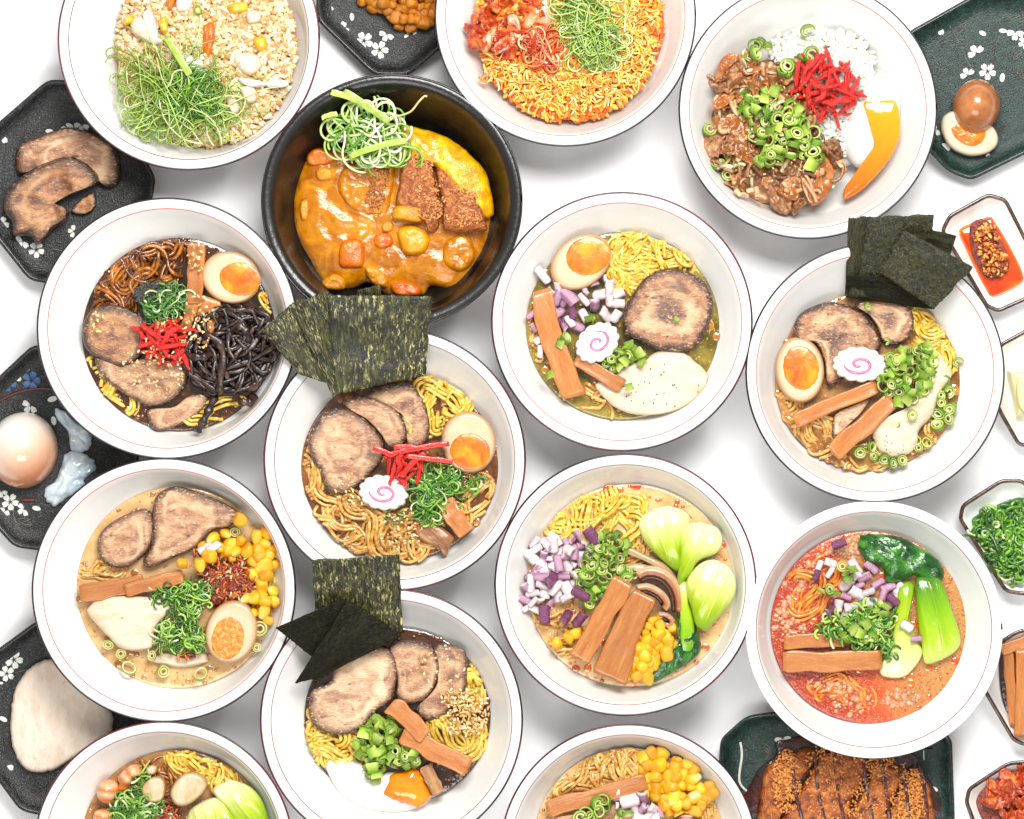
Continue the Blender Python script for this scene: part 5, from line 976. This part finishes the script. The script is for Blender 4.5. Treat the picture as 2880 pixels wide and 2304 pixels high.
nori('broad nori sheet at the back of the right hand ramen stack', [(725, 45), (1112, 30), (1090, 480), (650, 515)], (.087, .088, .062, .062), m='nori_plain')
nori('small nori corner at the far right of the right hand ramen stack', [(1090, 115), (1248, 152), (1215, 260), (1060, 210)], (.088, .088, .082, .080), m='nori_plain')
nori('dark nori band along the lower edge of the right hand stack', [(598, 385), (1110, 400), (1105, 582), (600, 512)], (.074, .074, .060, .060), curve=.004, m='nori_dark')
nori('nori square turned cornerwise in front of the right hand stack', [(935, 118), (1345, 335), (1115, 585), (800, 370)], (.096, .096, .076, .082), curve=.003, m='nori_plain')
egg('egg half with orange yolk at the left of the right hand ramen', (333, 960), 195, 143, 85, (338, 925), 130, 104, 80, z=.054, m='egg_white')
slab('chicken_slice', [(1010, 830), (1110, 805), (1180, 880), (1222, 960), (1150, 1080), (1110, 1200), (1030, 1290), (1005, 1400), (880, 1452), (790, 1400), (755, 1300), (800, 1230), (920, 1200), (980, 1080), (1050, 960)], .054, .008, 'chicken', e=5, N=90, amp=.0016, freq=110, jag=.02, label='torn white chicken piece at the right of the right hand ramen', cat='chicken')
slab('pork_slice', [(540, 1190), (640, 1140), (745, 1100), (700, 1180), (640, 1240), (530, 1335), (520, 1260)], .051, .005, 'pork_pale', e=8, amp=.0008, label='small pale pork scrap between the two bamboo shoots', cat='pork')
stick('upper bamboo shoot below the egg in the right hand ramen', (300, 1235), (785, 1040), 92, z=.056, th=.008, w1=85, bow=.12)
stick('lower bamboo shoot pointing to the bottom rim of the right hand ramen', (525, 1430), (870, 1110), 110, z=.058, th=.008, w1=110)
naruto('white fish cake with a pink swirl on the right hand ramen', (680, 905), 158, 104, 3, z=.064)
scatter('scallion_ring', RING+CHNK, 50, [(960, 900, 130, 90), (900, 1000, 110, 80), (1060, 880, 60, 90), (950, 1080, 60, 60), (1040, 1000, 60, 80)], 17.8, 'bright green scallion piece in the heap on the right hand ramen', 'scallion', 'scallion heap on the right hand ramen', z=.063, hgt=.009, tilt=.5, dist=1.1)
scatter('scallion_ring', RING, 22, [(730, 1420, 80, 40), (890, 1470, 80, 20), (1050, 1360, 40, 50), (1180, 1120, 40, 130), (1230, 890, 30, 30), (910, 1225, 60, 30), (1150, 1240, 30, 60)], 17.3, 'scallion ring around the rim of the right hand ramen', 'scallion', 'scallions around the rim of the right hand ramen', z=.056, hgt=.003, tilt=.35, dist=1.6)
scatter('scallion_ring', RING, 3, None, 15.1, 'single scallion ring on the pork of the right hand ramen', 'scallion', 'scallion rings on the pork of the right hand ramen', z=.065, tilt=.25, pts=[(730, 565), (840, 770), (990, 1200)])
seeds('pepper specks on the pork, fish cake and chicken of the right hand ramen', [(600, 680, 180, 110), (700, 900, 100, 70), (880, 1370, 90, 60)], 40, .0655, hgt=.003, r=2.6, col=((50, 34, 24), (90, 60, 40)), name='pepper_specks', cat='pepper')

# ------------------------------------------------------------------ bowl 9: creamy miso ramen (left, lower)
plan(80, 1280, .4406)
bowl('white red lined bowl of creamy ramen with corn and chili at the lower left', (461, 1660), 367, (500, 1653), 284, rim='line_dark')
broth('creamy tan broth in the corn and chili ramen', (500, 1653), 284, 284, 'broth_cream')
noodles('noodles at the left of the corn and chili ramen', [(480, 710, 140, 60), (420, 640, 60, 90)], 20, 'noodle_pale', z=.049, hgt=.004, ln=160)
noodles('noodles under the corn at the right rim of the corn and chili ramen', [(1480, 700, 90, 210), (1430, 900, 110, 110), (700, 1420, 110, 60)], 40, 'noodle_yellow', z=.049, hgt=.004, ln=170)
slab('pork_slice', [(440, 560), (480, 470), (600, 390), (740, 340), (800, 400), (800, 540), (740, 640), (650, 710), (540, 722), (460, 660)], .053, .008, 'pork', e=8, N=80, amp=.0012, slope=(0, .002), label='round pork slice at the upper left of the corn and chili ramen', cat='pork')
slab('pork_slice', [(800, 300), (870, 220), (970, 200), (1120, 250), (1260, 310), (1345, 370), (1300, 450), (1180, 480), (1060, 600), (930, 660), (780, 720), (730, 680), (780, 560)], .055, .008, 'pork', e=8, N=80, amp=.0014, slope=(0, .003), label='wide pork slice with a charred edge at the top of the corn and chili ramen', cat='pork')
stick('broad bamboo shoot at the left rim of the corn and chili ramen', (330, 880), (740, 810), 120, z=.055, th=.008, w1=110)
stick('bamboo shoot behind the chicken in the corn and chili ramen', (620, 865), (990, 775), 85, z=.056, th=.009, w1=95)
slab('chicken_slice', [(380, 1010), (400, 950), (450, 900), (600, 895), (760, 905), (890, 930), (900, 1000), (820, 1090), (800, 1200), (760, 1240), (600, 1240), (490, 1140)], .056, .006, 'chicken', e=14, N=90, amp=.0006, jag=.015, label='large triangular chicken slice on the corn and chili ramen', cat='chicken')
slab('chicken_slice', [(780, 1310), (880, 1260), (1000, 1290), (1120, 1260), (1140, 1320), (1020, 1350), (900, 1345)], .050, .005, 'chicken', e=6, N=60, amp=.0012, jag=.05, label='small torn chicken scrap at the bottom of the corn and chili ramen', cat='chicken')
slab('chili_paste', [(1080, 740), (1180, 700), (1320, 680), (1420, 740), (1430, 830), (1380, 890), (1280, 900), (1220, 960), (1150, 970), (1140, 860)], .052, .007, 'chili', e=3, N=60, R=12, amp=.0025, freq=220, jag=.1, label='crumbly red chili paste patch on the creamy ramen', cat='chili paste')
shreds('red chili crumbs spread over the creamy ramen', [(1270, 790, 210, 160), (1160, 620, 130, 60), (1400, 760, 120, 220), (1010, 1270, 60, 40)], 330, z=.056, r=3.2, ln=22, curl=.4, hgt=.006, cols=[(150, 52, 8), (190, 88, 24), (110, 34, 6), (206, 110, 40)], name='chili_crumbs', cat='chili')
scatter('corn_kernel', CORN, 34, [(1210, 570, 110, 80), (1330, 600, 90, 70), (1490, 560, 80, 100), (1500, 700, 70, 120), (1520, 930, 60, 130), (1430, 960, 60, 70)], 21.24, 'yellow corn kernel on the creamy ramen with chili', 'corn', 'corn kernels on the creamy ramen', z=.055, hgt=.007, tilt=1., dist=1.25)
scatter('corn_kernel', CORN, 4, None, 22.42, 'separate yellow corn kernel away from the heap on the creamy ramen', 'corn', 'stray corn kernels on the creamy ramen', z=.064, tilt=.8, pts=[(1352, 415), (1095, 700), (980, 690), (1160, 645)])
egg('egg half with crumbly yolk at the lower right of the corn and chili ramen', (1290, 1152), 205, 165, 105, (1272, 1170), 136, 104, 100, z=.057, m='egg_white', ym='yolk_set')
shreds('chopped green scallion across the middle of the corn and chili ramen', [(900, 890, 130, 60), (1060, 900, 110, 100), (990, 1050, 110, 100), (880, 1170, 100, 80), (1030, 1200, 90, 60)], 360, z=.059, r=2.9, ln=60, curl=.32, hgt=.008, cols=GREENS)
scatter('scallion_ring', RINGP, 10, None, 19.4, 'translucent scallion ring floating on the creamy corn ramen', 'scallion', 'scallion rings floating on the creamy ramen', z=.052, tilt=.2, pts=[(790, 1280), (510, 1210), (590, 1270), (860, 1380), (1100, 1400), (1060, 430), (1480, 1110), (1455, 1230), (1320, 490), (640, 1360)])
scatter('onion_piece', ONI, 2, None, 21.96, 'pale onion sliver beside the corn on the creamy ramen', 'onion', 'onion slivers on the creamy ramen', z=.060, tilt=.4, pts=[(1130, 595), (1180, 585)])

# ------------------------------------------------------------------ bowl 10: ramen with sesame and soft egg (bottom middle)
plan(720, 1540, .4429)
bowl('white red lined bowl of ramen with fanned pork and soft egg at the bottom middle', (1101, 2026), 365, (1118, 2020), 262, line='line_brown', rim='line_maroon')
broth('dark broth in the fanned pork ramen', (1118, 2015), 262, 250, 'broth_dark')
noodles('yellow noodles at the left of the fanned pork ramen', [(520, 1230, 190, 110), (400, 1180, 70, 90)], 50, 'noodle_yellow', z=.050, hgt=.006, ln=260)
noodles('yellow noodles at the right of the fanned pork ramen', [(1300, 1190, 180, 100), (1390, 860, 60, 150), (1240, 1120, 130, 60)], 50, 'noodle_yellow', z=.050, hgt=.005, ln=260)
slab('pork_slice', [(1120, 640), (1240, 615), (1330, 660), (1342, 800), (1320, 930), (1200, 1060), (1080, 1105), (1010, 1030), (1080, 960), (1150, 840)], .053, .006, 'pork', e=9, N=70, amp=.0009, slope=(.001, .002), label='right pork slice of the fan in the bottom middle ramen', cat='pork')
slab('pork_slice', [(840, 640), (940, 590), (1100, 620), (1160, 720), (1150, 850), (1080, 960), (960, 1000), (890, 960), (890, 820)], .056, .006, 'pork', e=9, N=70, amp=.0012, slope=(0, .003), label='middle pork slice of the fan in the bottom middle ramen', cat='pork')
slab('pork_slice', [(350, 920), (470, 850), (500, 760), (580, 680), (740, 635), (850, 650), (895, 760), (880, 900), (860, 970), (760, 1045), (700, 1120), (620, 1180), (470, 1185), (350, 1110)], .059, .006, 'pork_pale', e=9, N=80, amp=.0012, slope=(0, .003), label='large front pork slice of the fan in the bottom middle ramen', cat='pork')
nori('tall nori sheet with pale streaks at the back of the bottom middle ramen', [(350, 78), (908, 45), (935, 545), (400, 620)], (.092, .092, .064, .066), curve=.002)
nori('pointed dark nori sheet reaching left over the neighbouring bowl', [(122, 510), (575, 318), (640, 560), (350, 692)], (.090, .098, .080, .078), curve=.004, m='nori_dark')
nori('dark folded nori sheet drooping in front of the bottom middle stack', [(245, 862), (590, 330), (930, 560), (395, 832)], (.078, .099, .072, .072), curve=.008, m='nori_dark')
slab('poached_egg', [(430, 1350), (520, 1320), (650, 1350), (760, 1440), (850, 1420), (1060, 1430), (1120, 1560), (1060, 1640), (900, 1680), (700, 1660), (560, 1590), (480, 1480)], .047, .010, 'egg_soft', e=3, N=80, R=14, amp=.001, drop=.012, label='soft white poached egg at the bottom of the fanned pork ramen', cat='egg')
slab('egg_yolk', [(800, 1555), (830, 1490), (860, 1440), (1000, 1402), (1055, 1430), (1080, 1500), (1115, 1580), (1040, 1648), (970, 1630), (900, 1612), (840, 1590)], .0535, .008, 'yolk_run', e=2.4, N=80, R=14, drop=.006, jag=.06, amp=.0006, label='broken runny yolk on the poached egg of the fanned pork ramen', cat='egg yolk')
scatter('scallion_ring', CHNK+CHNK+RING[:3], 62, [(800, 1180, 110, 110), (800, 1300, 130, 90), (920, 1330, 110, 60), (700, 1240, 60, 90), (760, 1420, 50, 50)], 18.9, 'green scallion piece in the heap on the fanned pork ramen', 'scallion', 'scallions on the fanned pork ramen', z=.058, hgt=.012, tilt=.7, dist=.95)
stick('small greyish bamboo shoot below the others in the fanned pork ramen', (1080, 1380), (1165, 1560), 95, z=.054, th=.007, m='menma_grey', w1=80)
stick('upper bamboo shoot across the fanned pork', (850, 1000), (1080, 1200), 125, z=.064, th=.007, w1=110, bow=.05)
stick('lower broad bamboo shoot reaching the right rim of the fanned pork ramen', (930, 1180), (1350, 1400), 135, z=.061, th=.009, w1=130)
seeds('dense toasted sesame seeds at the right of the fanned pork ramen', [(1340, 1040, 140, 150), (1250, 950, 80, 60), (1330, 1150, 120, 50)], 330, .060, hgt=.003, r=5.8)
seeds('a few sesame seeds scattered on the fanned pork', [(1180, 740, 150, 130)], 28, .0655, hgt=.002, r=5.8)

# ------------------------------------------------------------------ bowl 11: vegetable ramen
plan(1380, 1270, .4406)
bowl('white red lined bowl of vegetable ramen with bok choy in the lower middle', (1759, 1645), 364, (1773, 1647), 290, line='line_brown', rim='line_maroon')
broth('creamy orange broth in the vegetable ramen', (1773, 1647), 291, 286, 'broth_veg')
noodles('orange tinted noodles at the upper left of the vegetable ramen', [(640, 400, 220, 120), (450, 450, 110, 90), (850, 420, 120, 130)], 60, 'noodle_yellow', z=.050, hgt=.007, ln=230, wav=1.4)
noodles('pale noodles at the lower left of the vegetable ramen', [(430, 1170, 120, 90), (380, 1020, 100, 80), (900, 570, 90, 80)], 34, 'noodle_pale', z=.049, hgt=.005, ln=180, wav=1.3)
for pts, lb in (([(720, 225), (780, 210), (770, 250), (730, 255)], 'small orange oil drop at the top of the vegetable ramen'), ([(890, 215), (960, 210), (950, 240), (910, 242)], 'larger orange oil drop at the top rim of the vegetable ramen'), ([(1150, 350), (1230, 370), (1290, 430), (1240, 400)], 'thin orange oil streak beside the bok choy')):
    slab('oil_drop', pts, .0485, .0006, 'chili_oil', e=3, N=30, drop=.001, label=lb, cat='oil')
scatter('onion_piece', ONI, 58, [(420, 640, 180, 90), (450, 740, 150, 80), (340, 860, 110, 110), (280, 950, 60, 60), (480, 870, 70, 70), (580, 600, 70, 60)], 23.18, 'white and lilac diced onion piece in the vegetable ramen', 'onion', 'diced onion in the vegetable ramen', z=.055, hgt=.011, tilt=.5, dist=1.15)
scatter('onion_piece', ONP, 6, None, 26.84, 'dark purple diced onion piece in the vegetable ramen', 'onion', 'dark purple onion in the vegetable ramen', z=.060, tilt=.5, pts=[(490, 1060), (570, 1080), (650, 545), (570, 915), (400, 815), (345, 1040)])
slab('enoki_stem', [(830, 605), (870, 600), (1000, 660), (1130, 730), (1195, 830), (1120, 780), (980, 700), (860, 650)], .055, .005, 'enoki', e=4, N=60, axis=((830, 610), (1190, 820)), amp=.0006, label='upper pale mushroom stem strip in the vegetable ramen', cat='mushroom')
slab('enoki_stem', [(820, 725), (950, 715), (1090, 760), (1160, 840), (1000, 770), (850, 755)], .055, .005, 'enoki', e=4, N=60, axis=((830, 730), (1160, 830)), amp=.0006, label='lower pale mushroom stem strip in the vegetable ramen', cat='mushroom')
def shii(pts, wd, z, lb, curl=True):
    mb = MB(); P = spline([at(p, z) for p in pts], 40); c0 = P.mean(0); n = len(P)
    sweep(mb, P-c0, L(wd), .004, k=10, taper=[.4, .75]+[1]*(n-4)+[.75, .4], edge=np.tile(np.array([1, .9, .5, .3, .1, .0, .1, .3, .5, .9]), n))
    o = tag(link('shiitake_slice', mb.mesh('shiitake_slice', MATS['shiitake']), c0), lb, 'mushroom')
    mb = MB(); g = np.gradient(P, axis=0); nr = np.stack([g[:, 1], -g[:, 0], g[:, 2]*0], 1); nr /= np.linalg.norm(nr, axis=1)[:, None]
    Q2 = P+nr*L(wd)*.95; Q2[:, 2] += .0012; sweep(mb, Q2, L(wd)*.34, .0036, k=6, taper=[.3, .7]+[1]*(n-4)+[.7, .3], edge=0); link('gills', mb.mesh('gills', MATS['gill']), parent=o)
shii([(935, 800), (1000, 770), (1080, 780), (1150, 830), (1195, 920), (1205, 1030)], 40, .059, 'large arched shiitake slice in the vegetable ramen')
shii([(930, 880), (1000, 870), (1080, 910), (1120, 970), (1100, 1000)], 30, .060, 'smaller shiitake slice inside the arched one')
shii([(1070, 1050), (1110, 1045), (1150, 1075), (1140, 1105), (1090, 1090)], 22, .057, 'small curled shiitake end beside the corn')
BK = ((([(945, 460), (990, 395), (1110, 350), (1220, 370), (1275, 430), (1235, 530), (1215, 640), (1225, 720), (1190, 765), (1100, 700), (1000, 600), (960, 530)], (1090, 380), (1200, 760)), 'bok', 'upper left bok choy bulb in the vegetable ramen', .056),
      (([(1213, 480), (1270, 458), (1360, 455), (1450, 490), (1480, 580), (1440, 650), (1330, 700), (1270, 790), (1200, 855), (1190, 800), (1205, 650)], (1400, 470), (1190, 850)), 'bok', 'upper right pale bok choy bulb in the vegetable ramen', .058),
      (([(1250, 820), (1330, 720), (1430, 690), (1530, 750), (1567, 850), (1545, 950), (1480, 1030), (1420, 1100), (1370, 1145), (1310, 1110), (1280, 1000), (1255, 920)], (1490, 740), (1320, 1140)), 'bok', 'large front bok choy bulb at the right rim of the vegetable ramen', .061))
slab('bok_choy_leaf', [(1200, 930), (1250, 900), (1290, 960), (1310, 1100), (1345, 1250), (1290, 1330), (1150, 1420), (1040, 1477), (1010, 1440), (1090, 1360), (1200, 1320), (1230, 1200), (1190, 1100)], .054, .008, 'bok_leaf', e=3, N=90, R=12, amp=.003, freq=130, axis=((1240, 930), (1200, 1400)), label='dark green wilted bok choy leaf at the lower right of the vegetable ramen', cat='bok choy')
for (pts, a0, a1), m, lb, z in BK: slab('bok_choy', pts, z, .014, m, e=2.4, N=90, R=20, amp=.0008, freq=60, drop=.012, axis=(a0, a1), ribs=.0022, nrib=7, label=lb, cat='bok choy')
slab('bok_choy', [(1195, 850), (1250, 830), (1265, 960), (1300, 1100), (1290, 1290), (1215, 1300), (1200, 1100)], .057, .006, 'bok_green', e=3, N=60, axis=((1220, 840), (1260, 1400)), amp=.001, label='green stem between bok choy bulb and dark leaf in the vegetable ramen', cat='bok choy')
scatter('scallion_ring', RING+CHNK[:1], 56, [(750, 620, 120, 90), (700, 720, 120, 80), (620, 800, 70, 60), (650, 930, 60, 60), (860, 780, 60, 40), (740, 810, 70, 60)], 16.2, 'pale green scallion ring in the middle of the vegetable ramen', 'scallion', 'scallions in the vegetable ramen', z=.059, hgt=.009, tilt=.5, dist=1.1)
stick('left broad bamboo shoot of the pair in the vegetable ramen', (855, 820), (560, 1330), 140, z=.062, th=.008, w1=140)
stick('right broad bamboo shoot of the pair in the vegetable ramen', (985, 905), (735, 1440), 150, z=.061, th=.009, w1=230)
scatter('corn_kernel', CORN, 40, [(1060, 1160, 110, 110), (960, 1330, 100, 110), (1110, 1240, 80, 80), (950, 1430, 70, 40)], 21.83, 'yellow corn kernel beside the bamboo in the vegetable ramen', 'corn', 'corn kernels in the vegetable ramen', z=.054, hgt=.010, tilt=1., dist=1.2)
scatter('corn_kernel', CORN, 3, None, 22.42, 'stray corn kernel at the lower left rim of the vegetable ramen', 'corn', 'stray corn in the vegetable ramen', z=.056, tilt=.7, pts=[(425, 1225), (500, 1190), (545, 1160)])

# ------------------------------------------------------------------ bowl 12: spicy red ramen (lower right)
plan(2090, 1400, .4406)
bowl('white red lined bowl of spicy red ramen with bok choy at the lower right', (2458, 1771), 357, (2442, 1764), 274, line='line_brown', rim='ceramic')
broth('spicy orange and tan broth in the lower right ramen', (2442, 1764), 275, 271, 'broth_tantan', grad=((560, 1100), (1180, 900)))
noodles('orange noodles at the left of the spicy red ramen', [(400, 600, 110, 170), (480, 520, 90, 110)], 26, 'noodle_orange', z=.0475, hgt=.004, ln=210, wav=.8)
noodles('orange noodles at the bottom of the spicy red ramen', [(560, 1200, 130, 60), (720, 1280, 70, 110)], 20, 'noodle_orange', z=.0470, hgt=.003, ln=180, wav=.6)
slab('bok_choy_leaf', [(735, 260), (830, 232), (1000, 250), (1140, 320), (1250, 400), (1285, 500), (1200, 535), (1100, 500), (1020, 530), (920, 535), (880, 440), (770, 390)], .052, .008, 'bok_leaf', e=4, N=100, R=14, amp=.0035, freq=110, axis=((760, 300), (1250, 480)), jag=.05, label='dark green bok choy leaf at the top of the spicy red ramen', cat='bok choy')
slab('bok_choy', [(1000, 560), (1090, 555), (1065, 760), (1110, 900), (1145, 1000), (1050, 1130), (940, 1150), (870, 1100), (950, 900), (965, 720)], .052, .009, 'bok', e=3, N=80, R=12, amp=.0006, ribs=.002, nrib=7, axis=((980, 1140), (1040, 540)), label='paler left bok choy stem in the spicy red ramen', cat='bok choy')
slab('bok_choy', [(1100, 520), (1190, 500), (1265, 530), (1330, 700), (1385, 880), (1370, 965), (1280, 1030), (1165, 1060), (1140, 950), (1110, 750)], .054, .012, 'bok_green', e=3, N=80, R=12, amp=.0006, ribs=.003, nrib=7, axis=((1290, 1040), (1170, 500)), label='bright green right bok choy stem in the spicy red ramen', cat='bok choy')
scatter('onion_piece', ONI, 26, [(760, 480, 110, 70), (680, 600, 130, 60), (880, 620, 130, 80), (640, 690, 60, 50), (540, 440, 60, 40)], 23.18, 'pale diced onion piece floating in the spicy red ramen', 'onion', 'diced onion in the spicy red ramen', z=.052, hgt=.005, tilt=.4, dist=1.5)
scatter('onion_piece', ONP, 4, None, 23, 'purple diced onion piece floating in the spicy red ramen', 'onion', 'purple onion in the spicy red ramen', z=.054, tilt=.4, pts=[(470, 495), (560, 715), (612, 292), (960, 650)])
scatter('onion_piece', ONI, 2, None, 21.96, 'onion piece lying between the two bok choy stems', 'onion', 'onion between the bok choy stems', z=.060, tilt=.2, pts=[(1045, 825), (1105, 900)])
stick('upper bamboo shoot at the left rim of the spicy red ramen', (260, 925), (650, 905), 90, z=.049, th=.006, w1=95)
stick('lower broad bamboo shoot at the left of the spicy red ramen', (255, 1045), (885, 1035), 135, z=.052, th=.009, w1=130)
shreds('chopped green scallion heap in the middle of the spicy red ramen', [(720, 830, 220, 100), (820, 780, 150, 110), (560, 810, 110, 60), (780, 920, 120, 60), (950, 970, 60, 50)], 360, z=.055, r=3.8, ln=44, curl=.28, hgt=.011, cols=[(66, 126, 24), (96, 156, 34), (130, 180, 60), (160, 196, 80), (52, 104, 22)], flat=.4)
scatter('scallion_ring', CHNK+RING[:2], 22, [(740, 850, 140, 80), (860, 720, 70, 60), (660, 480, 60, 50), (560, 590, 70, 40)], 17.3, 'flat scallion piece on the spicy red ramen', 'scallion', 'scallion pieces on the spicy red ramen', z=.060, hgt=.008, tilt=.6)
mb = MB(); b0 = np.array([(math.cos(a)*math.sin(p), math.sin(a)*math.sin(p), math.cos(p)*.7) for p in (.15, .7, 1.2, 1.57) for a in np.arange(8)/8*6.283]); ff = np.array(grid_faces(4, 8))[:, ::-1].tolist()+[list(range(8))]
for _ in range(420):
    a, b, c_, d = RND.choice([(260, 700, 70, 170), (300, 850, 110, 70), (390, 480, 90, 130), (680, 330, 70, 60), (640, 330, 120, 60), (700, 1300, 150, 90), (1000, 1280, 120, 60), (560, 1180, 160, 60)]); t = RND.random()*6.283; u = RND.random()**.6
    p = (a+c_*u*math.cos(t), b+d*u*math.sin(t))
    if ((p[0]-800)/610)**2+((p[1]-826)/600)**2 > .98: continue
    mb.add(b0*RND.choice((3, 4, 4, 6, 9))*U+np.array(at(p, .0482)), ff, edge=0)
tag(link('foam_bubbles', mb.mesh('foam_bubbles', MATS['foam'])), 'tiny foam bubbles floating on the spicy red broth', 'foam', None, 'stuff')

# ------------------------------------------------------------------ bowl 13: seafood ramen (bottom left)
plan(90, 2020, .3432)
bowl('white red lined bowl of seafood ramen at the bottom left', (460, 2395), 362, (497, 2380), 270, line='line_brown', rim='line_maroon')
broth('tan broth in the seafood ramen at the bottom left', (497, 2380), 271, 271, 'broth_tan')
noodles('yellow noodles at the top right of the seafood ramen', [(1400, 400, 200, 120), (1560, 480, 120, 90), (1280, 340, 80, 60)], 50, 'noodle_yellow', z=.050, hgt=.007, ln=200, wav=1.3)
noodles('brownish noodles behind the scallops in the seafood ramen', [(1060, 420, 120, 80), (1160, 560, 80, 100)], 22, 'noodle_brown', z=.049, hgt=.005, ln=160, wav=1.3)
for pts, a0, a1, lb in (([(530, 610), (560, 520), (640, 500), (710, 540), (700, 640), (640, 700), (560, 680)], (620, 500), (600, 700), 'peeled shrimp curl at the left of the seafood ramen'), ([(700, 490), (760, 420), (820, 380), (890, 385), (905, 450), (840, 490), (800, 550), (740, 560)], (880, 390), (720, 540), 'peeled shrimp curl at the top of the seafood ramen'), ([(500, 830), (520, 760), (600, 740), (660, 780), (650, 900), (520, 900)], (600, 740), (560, 900), 'peeled shrimp curl at the bottom edge of the seafood ramen')):
    slab('shrimp', pts, .055, .014, 'shrimp', e=2.4, N=60, R=12, amp=.0008, drop=.010, axis=(a0, a1), label=lb, cat='shrimp')
slab('shrimp_tail', [(700, 560), (740, 520), (820, 540), (780, 590), (700, 600)], .056, .006, 'carrot', e=3, label='orange shrimp tail between two shrimp in the seafood ramen', cat='shrimp')
slab('scallop', [(900, 570), (950, 500), (1020, 470), (1090, 500), (1100, 600), (1070, 670), (980, 690), (920, 650)], .055, .014, 'scallop', e=14, N=60, R=12, amp=.0008, drop=.010, label='smaller pale scallop in the middle of the seafood ramen', cat='scallop')
slab('scallop', [(1130, 620), (1170, 520), (1260, 440), (1360, 440), (1430, 490), (1440, 560), (1380, 640), (1280, 710), (1180, 710)], .055, .016, 'scallop', e=14, N=70, R=12, amp=.001, drop=.010, label='larger seared scallop right of the smaller one in the seafood ramen', cat='scallop')
slab('scallop', [(930, 420), (980, 380), (1030, 400), (1010, 460), (950, 470)], .052, .008, 'scallop', e=4, N=40, label='small scallop piece at the back of the seafood ramen', cat='scallop')
for pts, a0, a1, lb in (([(1480, 600), (1560, 530), (1660, 510), (1800, 570), (1890, 680), (1940, 830), (1950, 950), (1720, 900), (1600, 740)], (1600, 520), (1900, 900), 'rear pale bok choy bulb at the right of the seafood ramen'), ([(1280, 780), (1380, 690), (1530, 650), (1640, 760), (1720, 850), (1740, 960), (1300, 960)], (1400, 680), (1500, 960), 'front pale bok choy bulb at the bottom edge of the seafood ramen')):
    slab('bok_choy', pts, .057, .015, 'bok', e=2.4, N=90, R=20, amp=.0008, freq=60, drop=.012, axis=(a0, a1), ribs=.0022, nrib=7, label=lb, cat='bok choy')
shreds('chopped green scallion heap on the seafood ramen', [(830, 740, 170, 140), (780, 850, 170, 100), (980, 720, 90, 60), (880, 500, 60, 40)], 400, z=.057, r=3.3, ln=60, curl=.3, hgt=.012, cols=GREENS[:5])
shreds('red chili crumbs beside the scallion on the seafood ramen', [(1110, 790, 80, 60)], 70, z=.058, r=4, ln=24, curl=.3, hgt=.006, cols=[(150, 52, 8), (190, 88, 24), (110, 34, 6)], name='chili_crumbs', cat='chili')

# ------------------------------------------------------------------ bowl 14: corn ramen (bottom)
plan(1400, 2020, .3432)
bowl('white red lined bowl of corn ramen cut by the bottom edge', (1768, 2399), 358, (1769, 2370), 266, line='line_brown', rim='line_maroon')
broth('creamy broth in the corn ramen at the bottom edge', (1769, 2370), 267, 267, 'broth_cream')
noodles('noodles at the top of the corn ramen at the bottom edge', [(900, 420, 260, 110), (640, 540, 180, 80), (1060, 350, 120, 90)], 60, 'noodle_pale', z=.050, hgt=.007, ln=220, wav=1.2)
noodles('noodles at the right rim of the corn ramen', [(1730, 740, 80, 120)], 14, 'noodle_pale', z=.050, hgt=.005, ln=160)
stick('broad bamboo shoot across the upper part of the corn ramen', (400, 750), (1220, 520), 145, z=.057, th=.009, w1=140)
stick('olive bamboo shoot below the broad one in the corn ramen', (480, 860), (1010, 745), 110, z=.056, th=.008, m='menma_grey', w1=110)
scatter('corn_kernel', CORN, 52, [(1290, 400, 120, 120), (1480, 480, 150, 130), (1520, 660, 200, 130), (1250, 600, 70, 60), (1700, 620, 60, 100)], 23.01, 'yellow corn kernel on the corn ramen at the bottom edge', 'corn', 'corn kernels on the corn ramen', z=.055, hgt=.009, tilt=1., dist=1.25)
scatter('onion_piece', ONI+ONP[:1], 18, [(1060, 680, 100, 60), (1220, 770, 120, 70), (1180, 700, 60, 50)], 24.4, 'diced lilac onion piece on the corn ramen', 'onion', 'diced onion on the corn ramen', z=.060, hgt=.008, tilt=.5)
scatter('scallion_ring', RING, 10, [(840, 720, 50, 70), (700, 800, 80, 30), (1030, 800, 70, 30)], 19.4, 'scallion ring on the bamboo of the corn ramen', 'scallion', 'scallions on the corn ramen', z=.066, hgt=.004, tilt=.4)
slab('mushroom_slice', [(1450, 800), (1520, 770), (1620, 780), (1640, 830), (1640, 900), (1440, 900)], .056, .006, 'shiitake', e=4, N=40, label='brown mushroom slice at the bottom edge of the corn ramen', cat='mushroom')
